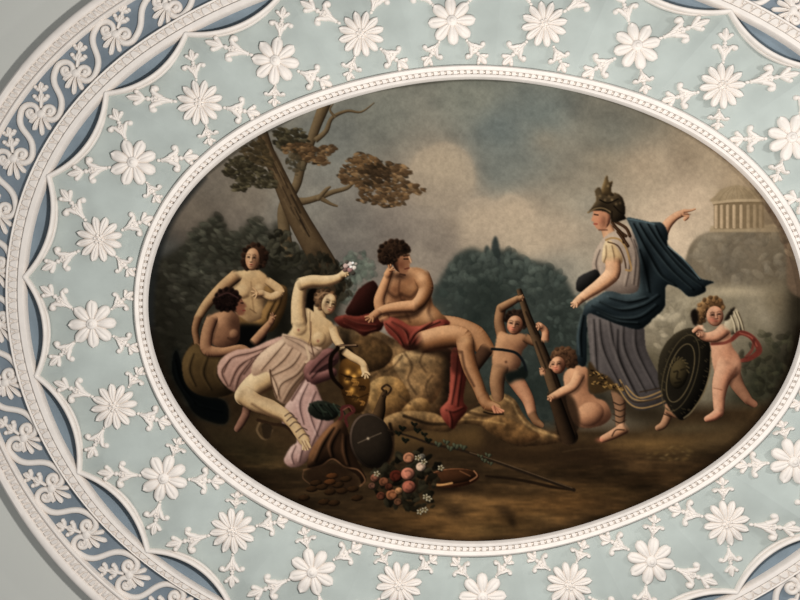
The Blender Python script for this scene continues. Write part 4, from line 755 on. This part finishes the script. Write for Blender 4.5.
# blue frieze floor
fr = link('frieze_ground', loft('eggo', 'outi', [(-.12, -3), (.1, -3.5), (.5, -4), (.9, -3.5), (1.12, -3)]).world('frieze_ground'), M_BLU, ceiling)
# outer moulding: plain fillet outside, leaf ornament inside
tr = struct(link('trim_1', loft('outi', 'outo', [(-.02, -5), (.0, 4.5), (.05, 5.6), (.11, 5.2), (.14, 2.6), (.58, 2.8), (.61, 5.2), (.68, 6.2), (.84, 6.6), (.95, 5.0), (1.0, 2), (1.01, -18)]).world('outer_moulding'), M_PL))
th, N = thetas('outi', 'outo', .36, 11.2); mb = MB(); dt = TAU/N
for k in range(N):
    t0, t1 = th[k], th[(k+1) % N]+(TAU if k == N-1 else 0)
    q = lambda uv: patch('outi', 'outo', t0, t1, uv)
    mb.block(q([(.08, .54), (.08, .3), (.26, .2), (.44, .3), (.44, .54)]), 2.6, 2.6); mb.block(q([(.54, .54), (.54, .2), (.92, .2), (.92, .54)]), 1.9, 2.6, .7); mb.block(q([(.62, .46), (.62, .28), (.84, .28), (.84, .46)]), 2.8, 2.6)
link('leaf_ornament', mb.world('leaf_ornament', False), M_PL, tr)
# egg moulding between the blue frieze and the lunettes
tr2 = struct(link('trim_2', loft('cusp', 'eggo', [(-.02, -6), (.0, 4.2), (.06, 5.8), (.3, 6.2), (.36, 5.0), (.39, 2.8), (.85, 2.8), (.87, 4.6), (.95, 5.2), (1.0, 3.6), (1.01, -5)]).world('egg_moulding'), M_PL))
th, N = thetas('cusp', 'eggo', .6, 10.4); mb = MB()
for k in range(N):
    t0, t1 = th[k], th[(k+1) % N]+(TAU if k == N-1 else 0)
    q = lambda uv: patch('cusp', 'eggo', t0, t1, uv)
    mb.block(q([(.1, .4), (.1, .58), (.3, .84), (.7, .84), (.9, .58), (.9, .4)]), 2.9, 2.4, .74)
    mb.block(q([(-.2, .84), (0, .6), (.2, .84)]), 2.6, 2.4, .75)
link('egg_ornament', mb.world('egg_ornament', False), M_PL, tr2)
# ---------------------------------------------------------------- bays: cusps, lunettes, green field
FL = [(98, 239), (91, 324), (113, 407), (163, 479), (232, 532), (312, 573), (399, 586), (483, 598), (570, 586), (652, 562), (728, 524), (795, 462), (842, 388), (863, 300), (843, 212), (793, 137), (724, 85), (638, 45), (545, 23), (452, 20), (361, 33), (275, 60), (199, 102), (132, 162)]
KN = [(107, 94), (187, 35), (47.5, 176), (25, 277), (37.5, 376), (77, 473), (148.5, 550), (729, 12), (736, 592)]
def ang(p): return math.atan2(p[1]-CY, p[0]-CX)
CUSP = []
for i in range(24):                              # cusp i lies between rosettes i and i+1
    a, b = FL[i], FL[(i+1) % 24]; t = ang(((a[0]+b[0])/2, (a[1]+b[1])/2)); c = ring('cusp', t); near = min(KN, key=lambda p: math.hypot(p[0]-c[0], p[1]-c[1]))
    if math.hypot(near[0]-c[0], near[1]-c[1]) < 26: t = ang(near); c = ring('cusp', t)
    CUSP.append((t, c))
def arc(i, n=20, sag=14.5):                      # centre line of the scallop from cusp i-1 to cusp i (round rosette i)
    A, B = CUSP[i-1][1], CUSP[i][1]; m = lerp(A, B, .5); dx, dy = B[0]-A[0], B[1]-A[1]; L = math.hypot(dx, dy); nx, ny = -dy/L, dx/L
    if (CX-m[0])*nx+(CY-m[1])*ny < 0: nx, ny = -nx, -ny
    R_ = (L*L/4+sag*sag)/(2*sag); c = (m[0]+nx*(sag-R_), m[1]+ny*(sag-R_)); a0 = math.atan2(A[1]-c[1], A[0]-c[0]); a1 = math.atan2(B[1]-c[1], B[0]-c[0])
    d = (a1-a0+math.pi) % TAU-math.pi
    return [(c[0]+R_*math.cos(a0+d*k/n), c[1]+R_*math.sin(a0+d*k/n)) for k in range(n+1)]
def tw(t0, t1): return t0+((t1-t0+math.pi) % TAU-math.pi)
def field_h(u, v): return -2.5+(2+9*min(v, .7))*(1-max(0, v-.7)*1.7)*(abs(2*u-1)**1.12)
mb = MB()
for i in range(24):
    A = arc(i); t0 = CUSP[i-1][0]; t1 = tw(t0, CUSP[i][0]); n = len(A)-1; rows = []
    for k, a in enumerate(A):
        u = k/n; f = ring('frame', t0+(t1-t0)*u); f0 = ring('paint', t0+(t1-t0)*u); f = lerp(f0, f, .8)
        rows.append([(*lerp(f, a, v), field_h(u, v)) for v in np.linspace(0, 1, 9)])
    mb.grid(rows)
me = mb.world('field_ground'); me.set_sharp_from_angle(angle=math.radians(6)); gf = link('field_ground', me, M_GRN, ceiling)
LUN = [('at the leftmost point of the medallion, upper of two', 0), ]
lun_txt = {23: 'third below the upper left corner arc', 0: 'just above the leftmost point of the medallion', 1: 'at the leftmost point of the medallion', 2: 'just below the leftmost point of the medallion', 3: 'at lower left beside two frieze palmettes', 4: 'lowest at the bottom left, cut by the picture edge',
           22: 'at upper left, second from the top edge', 21: 'touching the top edge at left', 16: 'in the top right corner, right of its cusp', 17: 'at the top edge near the right corner', 10: 'in the bottom right corner, right of its cusp', 9: 'at the bottom edge near the right corner'}
lun_txt[23] = 'at upper left, third from the top edge'
for i in range(24):
    if i not in lun_txt: continue
    A = arc(i); n = len(A)-1; t0 = CUSP[i-1][0]; t1 = tw(t0, CUSP[i][0]); m = A[n//2]; root = empty('lunette', P(m[0], m[1], 0))
    tag(root, 'blue lunette under white arch, '+lun_txt[i], 'lunette', 'lunettes round the pale green field')
    mb = MB(); rows = []
    for k, a in enumerate(A):
        e = ring('cusp', t0+(t1-t0)*k/n); d = min(1, math.hypot(a[0]-e[0], a[1]-e[1])/9)
        rows.append([(a[0]-m[0]+(e[0]-a[0])*w, a[1]-m[1]+(e[1]-a[1])*w, h*d-1) for w, h in ((-.02, -1), (0, -12), (.15, -12), (.35, -10), (.65, -6), (1, -3))])
    mb.grid(rows); r = link('recess', mb.local('recess'), M_LUN, root)
    mb = MB(); mb.tube([(x-m[0], y-m[1]) for x, y in A], [5.2, 5.0, 5.2], 7.5, 0, 8); mb.tube([(x-m[0], y-m[1]) for x, y in arc(i, 20, 17.6)][1:-1], [2, 2], 3.2, 0, 4)
    link('arch', mb.local('arch'), M_PL, root)
# ---------------------------------------------------------------- rosettes with their four sprays
def petal_mesh(L, W, nm):
    mb = MB(); mb.leaf(3.6, 0, 0, L-3.6, W, 5.2, 3.2, .62, .22, 12, 8); return mb.local(nm)
PET8, PET12 = petal_mesh(24.0, 11.2, 'broad_petal'), petal_mesh(23.2, 7.6, 'narrow_petal')
mb = MB(); mb.dome(0, 0, 5.6, 5.6, 3.2, 0, 6.2, 14); mb.dome(0, 0, 2.6, 2.6, 2.4, 0, 8.6, 10); B8 = mb.local('button')
mb = MB()
for k in range(6): mb.dome(3.9*math.cos(k*TAU/6), 3.9*math.sin(k*TAU/6), 1.6, 1.6, 3.4, 0, 5.6, 8)
mb.dome(0, 0, 4.2, 4.2, 2.4, 0, 4.6, 10); mb.dome(0, 0, 1.5, 1.5, 3, 0, 6.4, 8); B12 = mb.local('seed_head')
def spray_mesh():
    mb = MB(); mb.dome(3.2, 0, 1.9, 1.7, 2.6, 0, 0, 8); mb.dome(6.2, 0, 1.3, 2.2, 2.4, 0, 0, 8)
    mb.leaf(5.5, 0, 0, 17, 8.6, 5.2, 0, .82, .2)                                    # bell of the calyx
    for s in (-1, 1):
        mb.leaf(8, s*.8, s*.28, 14, 4.4, 4.8, 0, .8, 0); mb.tube([(14, s*2.6), (18.5, s*4.8), (21, s*7.4), (20.8, s*9.6)], [4.6, 4.4, 3.8, 3.2], 4.8)
        mb.dome(19.2, s*10.2, 3.2, 3.0, 5.4, 0, 0, 10)
    for x, y in ((15.5, 0), (18.5, 1.6), (18.5, -1.6)): mb.dome(x, y, 1.0, 1.0, 1.2, 0, 4.2, 6)
    return mb.local('calyx')
def bud_mesh():
    mb = MB(); mb.dome(24, 0, 2.0, 2.4, 4, 0, 0, 8); mb.tube([(21, 0), (27, 0)], [2.4, 2.4], 3)
    mb.leaf(25.5, 0, 0, 15, 6.4, 4.6, 0, .5, .2)
    for s in (-1, 1): mb.leaf(26.5, 0, s*.7, 10, 4.4, 4.2, 0, .7, 0); mb.dome(33, s*5.6, 2.2, 2.2, 4.2, 0, 0, 8)
    return mb.local('bud')
SPR, BUD = spray_mesh(), bud_mesh()
ros_txt = {0: 'left of the oval frame, level with the standing bather', 1: 'at the leftmost point of the ring', 2: 'at lower left, next below the leftmost rosette', 3: 'at lower left, level with the painted tambourine and sack', 4: 'at lower left below the scattered coins',
           5: 'below the oval at left, right of a narrow petalled one', 6: 'cut by the bottom edge under the painted flowers', 7: 'cut by the bottom edge under the painted dish', 8: 'cut by the bottom edge, right of the dish', 9: 'below the oval at right, beside the bottom edge',
           10: 'at lower right above the corner lunette', 11: 'cut by the right edge at lower right', 12: 'mostly beyond the right edge, below the middle', 13: 'beyond the right edge at the middle', 14: 'mostly beyond the right edge, above the temple',
           15: 'cut by the right edge, above the painted temple', 16: 'at upper right below the cusp of the corner lunettes', 17: 'above the oval at right, next left of the corner one', 18: 'cut by the top edge, above the painted helmet', 19: 'cut by the top edge at the middle',
           20: 'at the top, above the right end of the oak branch', 21: 'at upper left, directly above the painted oak', 22: 'at upper left, left of the painted oak top', 23: 'at upper left between the oak and the blue frieze'}
hid = []
for i, f in enumerate(FL):
    n8 = i % 2 == 1; t = ang(f); root = empty('plaster_rosette', P(400+(f[0]-400)*.997, 300+(f[1]-300)*.997, -1.6), t)
    tag(root, ('white eight-petal' if n8 else 'white twelve-petal')+' rosette '+ros_txt[i], 'rosette', 'plaster rosettes on the green field')
    for k in range(8 if n8 else 12):
        o = link('petal', PET8 if n8 else PET12, M_PL, root); o.rotation_euler = (0, 0, k*TAU/(8 if n8 else 12)+(0 if n8 else .13))
    link('button' if n8 else 'seed_head', B8 if n8 else B12, M_PL, root)
    tl, tr_ = CUSP[i-1], CUSP[i]
    for (tt, c), out in ((tl, 1), (tr_, 1), (tl, 0), (tr_, 0)):
        fi = ang(f); u1 = .5+(tw(fi, tt)-fi)/abs(tw(fi, tt)-fi)*(.40 if out else .42)
        if out: e = lerp(c, f, .13); q = ring('frame', tt); e = lerp(e, lerp(f, q, .2), .10)
        else:
            tm = fi+(tw(fi, tt)-fi)*.84; e = ring('frame', tm); e = lerp(e, f, .05)
        dx, dy = e[0]-f[0], e[1]-f[1]; L = math.hypot(dx, dy); r0 = 21.5; k = (L-r0)/40
        h0, h1 = field_h(.5, .5), field_h(u1, .85 if out else .1)
        sp = link('spray', SPR, M_PL, root, (r0*S*math.cos(math.atan2(dy, dx)-t), r0*S*math.sin(math.atan2(dy, dx)-t), -.002))
        sp.rotation_euler = (0, math.atan2(h1-h0-.4, L-r0), math.atan2(dy, dx)-t); sp.scale = (k, max(.84, min(1.06, .25+.85*k)), 1)
        link('bud', BUD, M_PL, sp)
# ---------------------------------------------------------------- blue frieze: palmettes and wave scrolls
JN = [(115, 30), (74.5, 69), (39, 110), (11, 155), (-5, 211), (-9, 267), (-6, 323), (1, 381), (19.5, 437), (47, 488), (82, 535), (125, 576)]
def mid(t): return lerp(ring('eggo', t), ring('outi', t), .48)
L = arclen('eggo', 'outi', .48); NL = len(L)-1
def t2s(t): return np.interp((t % TAU)/TAU*NL, range(NL+1), L)
def s2t(s): return np.interp(s % L[-1], L, range(NL+1))/NL*TAU
JT = [ang(p) for p in JN]
sA = t2s(JT[0]); sZ = t2s(JT[-1])
units = [(JT[k], JN[k]) for k in range(len(JN))]
units = [(s2t(sA+57), None)]+units+[(s2t(sZ-56), None)]
units = [(t, p or mid(t)) for t, p in units]
def frame_at(t):
    p, q = ring('outi', t-.01), ring('outi', t+.01); d = Vector((p[0]-q[0], p[1]-q[1])).normalized()      # counter-clockwise on the ceiling
    m = mid(t); n = Vector((ring('eggo', t)[0]-ring('outi', t)[0], ring('eggo', t)[1]-ring('outi', t)[1])).normalized()
    return d, n
mb = MB()
for k, (a, Lf) in enumerate(zip((-1.95, -1.3, -.65, 0, .65, 1.3, 1.95), (10, 14.5, 18.5, 23, 18.5, 14.5, 10))): pass
def leaf1(Lf): m_ = MB(); m_.leaf(2.5, 0, 0, Lf-2.5, 5.0, 5.0, 0, .8, .15); return m_.local('frond')
FR = {l: leaf1(l) for l in (10.5, 13.5, 17, 20)}
def trefoil():
    m_ = MB(); m_.tube([(-3, 0), (-12, 0)], [2.6, 4], 4); m_.leaf(-7, 0, math.pi, 12, 6.6, 4.8, 0, .6, .15)
    for s in (-1, 1): m_.leaf(-9, 0, math.pi-s*.85, 9, 4.6, 4.4, 0, .65, 0); m_.dome(-15, s*6.4, 2.3, 2.3, 4.2, 0, 0, 8)
    return m_.local('lower_bud')
def trefoil2():
    m_ = MB(); m_.tube([(-16, 0), (-21, 0)], [2.6, 3], 3.6); m_.leaf(-18.5, 0, math.pi, 11, 6, 4.6, 0, .55, .15)
    for s in (-1, 1): m_.leaf(-20, 0, math.pi-s*.95, 7.2, 4.2, 4.2, 0, .6, 0); m_.dome(-24.4, s*5.4, 2.1, 2.1, 4, 0, 0, 8)
    return m_.local('tip_bud')
TB1, TB2 = trefoil(), trefoil2()
mb = MB(); mb.dome(3, 0, 4.6, 5.4, 5.6, 0, 0, 10); HEART = mb.local('heart')
pal_n = ['first at the top edge, left of centre', 'second from the top edge', 'third from the top edge', 'fourth from the top edge', 'fifth from the top edge', 'sixth, at the left picture edge above the middle', 'seventh, cut by the left edge at the leftmost point', 'eighth, cut by the left edge below the middle', 'fifth up from the bottom edge at left', 'fourth up from the bottom edge at left', 'third up from the bottom edge at left', 'second up from the bottom edge at left', 'first up from the bottom edge at left', 'cut by the bottom edge, lowest of the left run']
def palmette(t, j, txt, sgn=1):
    d, n = frame_at(t); a = d*.84*sgn+n*.55; th_ = math.atan2(a.y, a.x); root = empty('palmette', P(j[0], j[1], -3.6), th_)
    tag(root, 'white palmette in the blue frieze, '+txt, 'palmette', 'palmettes of the blue frieze')
    for k, l in zip((-3, -2, -1, 0, 1, 2, 3), (10.5, 13.5, 17, 20, 17, 13.5, 10.5)):
        o = link('frond', FR[l], M_PL, root, ((4.6-.5*abs(k))*S, k*.5*S, -.001)); o.rotation_euler = (0, 0, k*.5)
    link('heart', HEART, M_PL, root); link('lower_bud', TB1, M_PL, root); link('tip_bud', TB2, M_PL, root)
    return root
def spiral(c, a0, turns, R, r, n=34, dirn=1): return [(c[0]+(R+(r-R)*(k/n)**.85)*math.cos(a0+dirn*turns*TAU*k/n), c[1]+(R+(r-R)*(k/n)**.85)*math.sin(a0+dirn*turns*TAU*k/n)) for k in range(n+1)]
def scroll(u0, u1, txt):
    (t0, j0), (t1, j1) = u0, u1; O = []
    for (t, j) in (u0, u1):
        d, n = frame_at(t); a = d*.84+n*.55; a.normalize(); b = Vector((a.y, -a.x)); O.append((Vector(j), a, b, d))
    J0, a0, b0, d0 = O[0]; J1, a1, b1, d1 = O[1]
    if (b0.x*(CX-J0.x)+b0.y*(CY-J0.y)) < 0: b0 = -b0
    if (b1.x*(CX-J1.x)+b1.y*(CY-J1.y)) < 0: b1 = -b1
    eo = J0-b0*10.2+a0*1.5; ei = J1+b1*9.0+a1*.5
    def loc(J, a, b, e, A0, dirn):                    # spiral in the (a, b) frame of its palmette
        return [e+a*x+b*y for x, y in spiral((0, 0), A0, 1.35, 10.4, 1.6, 34, dirn)]
    outer = loc(J0, a0, b0, eo, -math.pi*.5, -1)[::-1]     # ends on the outer side, heading along +a
    inner = loc(J1, a1, b1, ei, math.pi*.5, -1)            # starts on the inner side
    p0, p3 = outer[-1], inner[0]; dd = (p3-p0).length
    s0 = (outer[-1]-outer[-2]).normalized(); s3 = (inner[1]-inner[0]).normalized(); c1, c2 = p0+s0*dd*.5, p3-s3*dd*.5
    bz = [p0*(1-u)**3+c1*3*u*(1-u)**2+c2*3*u*u*(1-u)+p3*u**3 for u in np.linspace(0, 1, 16)[1:-1]]
    pts = outer+bz+inner; m = (p0+p3)/2
    mb = MB(); mb.tube([(p.x-m.x, p.y-m.y) for p in pts], [4.0, 4.6, 5.0, 5.8, 5.8, 5.8, 5.0, 4.6, 4.0], 4.6, 0, 6)
    for e in (eo, ei): mb.dome(e.x-m.x, e.y-m.y, 3.0, 3.0, 4.8, 0, 0, 10)
    o = link('wave_scroll', mb.local('wave_scroll'), M_PL, None, P(m.x, m.y, -3.7)); return tag(o, 'white S-shaped frieze scroll '+txt, 'scroll', 'wave scrolls of the blue frieze')
for k, (t, j) in enumerate(units): palmette(t, j, pal_n[k])
ordn = ['first', 'second', 'third', 'fourth', 'fifth', 'sixth', 'seventh', 'eighth', 'ninth', 'tenth', 'eleventh', 'twelfth', 'thirteenth', 'fourteenth']
for k in range(len(units)-1): scroll(units[k], units[k+1], 'between the %s and %s palmettes from the top edge' % (ordn[k], ordn[k+1]))
d0_ = s2t(sA+114); scroll((d0_, mid(d0_)), units[0], 'above the first palmette at the top edge')
# the same frieze where it shows in the two right-hand corners
tR = [ang((797, 10)), ang((806, 596))]
uR = [(t, mid(t)) for t in tR]
for (t, j), w in zip(uR, ('in the top right corner', 'in the bottom right corner')):
    palmette(t, j, w); sL = t2s(t)
    for sg, nm in ((57, 'before'), (-57, 'after')):
        t2 = s2t(sL+sg); pr = ((t2, mid(t2)), (t, j)) if sg > 0 else ((t, j), (t2, mid(t2))); scroll(pr[0], pr[1], w+(', nearer the picture edge' if sg < 0 else ', farther along the ring'))
# ---------------------------------------------------------------- the oval frame and the painting
frame = link('frame', loft('paint', 'frame', [(-.03, -4), (.0, 2.6), (.07, 5.0), (.17, 4.8), (.27, 4.2), (.3, -2), (.55, -2), (.58, 4.8), (.66, 5.6), (.82, 6.0), (.93, 4.6), (1.0, 1.8), (1.01, -3)], 480).world('frame_moulding'), M_PL)
frame['label'] = 'white plaster oval frame with a row of beads'
th, N = thetas('paint', 'frame', .42, 6.5); mb = MB()
for k in range(N):
    t0, t1 = th[k], th[(k+1) % N]+(TAU if k == N-1 else 0)
    mb.block(patch('paint', 'frame', t0, t1, [(.17, .29), (.17, .57), (.83, .57), (.83, .29)]), 6.2, -2.0, .9)
link('bead_row', mb.world('bead_row', False), M_PL, frame)
pic = paint_picture()
def inside(x, y): return True
gy, gx = np.mgrid[0:pic.h, 0:pic.w]; wx = (gx+.5)/RS+PX0; wy = (gy+.5)/RS+PY0
tt_ = np.arctan2(wy-CY, wx-CX); tab = np.linspace(-math.pi, math.pi, 721); rad = np.array([math.hypot(*(np.array(ring('paint', t))-[CX, CY])) for t in tab])
INS = np.hypot(wx-CX, wy-CY) < np.interp(tt_, tab, rad)+2
quad = INS[:-1, :-1] & INS[1:, :-1] & INS[:-1, 1:] & INS[1:, 1:]
lab4 = pic.lab[:-1, :-1]
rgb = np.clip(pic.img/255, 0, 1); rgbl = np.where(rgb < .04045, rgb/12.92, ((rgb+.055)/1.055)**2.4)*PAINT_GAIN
HP = -2.0
def cut(name, sel, parent=None):
    ys, xs = np.nonzero(sel)
    if len(ys) < 6: return None
    idx = np.full((pic.h, pic.w), -1, np.int64); use = np.zeros((pic.h, pic.w), bool)
    for a, b in ((0, 0), (1, 0), (1, 1), (0, 1)): use[ys+a, xs+b] = True
    vy, vx = np.nonzero(use); idx[vy, vx] = np.arange(len(vy))
    co = np.empty((len(vy), 3), np.float32); co[:, 0] = (wx[vy, vx]-400)*S*1.006; co[:, 1] = (wy[vy, vx]-300)*S*1.006; co[:, 2] = ZC-HP*S
    f = np.stack([idx[ys, xs], idx[ys+1, xs], idx[ys+1, xs+1], idx[ys, xs+1]], 1).astype(np.int32)
    me = bpy.data.meshes.new(name); me.vertices.add(len(co)); me.vertices.foreach_set('co', co.ravel()); me.loops.add(f.size); me.loops.foreach_set('vertex_index', f.ravel())
    me.polygons.add(len(f)); me.polygons.foreach_set('loop_start', np.arange(0, f.size, 4, dtype=np.int32)); me.polygons.foreach_set('loop_total', np.full(len(f), 4, np.int32)); me.update(calc_edges=True)
    at = me.color_attributes.new('paint', 'FLOAT_COLOR', 'POINT'); c = np.ones((len(co), 4), np.float32); c[:, :3] = rgbl[vy, vx]; at.data.foreach_set('color', c.ravel())
    return link(name, me, M_OIL, parent)
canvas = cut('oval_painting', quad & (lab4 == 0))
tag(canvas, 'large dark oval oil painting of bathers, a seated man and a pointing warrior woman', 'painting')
made = {}; frame.parent = canvas
for k, nm in enumerate(pic.names[1:], 1):
    par, _, sub = nm.partition('/')
    if sub and par not in made: continue
    o = cut(sub or par, quad & (lab4 == k), made[par] if sub else canvas)
    if o:
        if not sub: made[par] = o
        if nm in PART_LABEL: o['label'] = PART_LABEL[nm]
# ---------------------------------------------------------------- light and camera
w = bpy.data.worlds.new('daylight'); bpy.context.scene.world = w; w.use_nodes = True; w.node_tree.nodes['Background'].inputs[0].default_value = (*WORLD_COL, 1); w.node_tree.nodes['Background'].inputs[1].default_value = WORLD_STR
def area(name, x, y, h, size, power, col):
    l = bpy.data.lights.new(name, 'AREA'); l.shape = 'DISK'; l.size = size; l.energy = power; l.color = col
    o = bpy.data.objects.new(name, l); COL.objects.link(o); o.location = P(x, y, h); o.rotation_euler = (math.pi, 0, 0); return o
for a in LIGHTS: area(*a)
cam = bpy.data.cameras.new('camera'); co = bpy.data.objects.new('camera', cam); COL.objects.link(co)
D = 4.0; co.location = (0, 0, ZC-D); co.rotation_euler = (math.pi, 0, 0); cam.sensor_width = 36; cam.lens = 36*(D-4*S)/(800*S); cam.clip_end = 50
sc = bpy.context.scene; sc.camera = co; sc.view_settings.view_transform = 'Standard'; sc.view_settings.look = 'None'; sc.view_settings.gamma = 1; sc.view_settings.exposure = EXPO
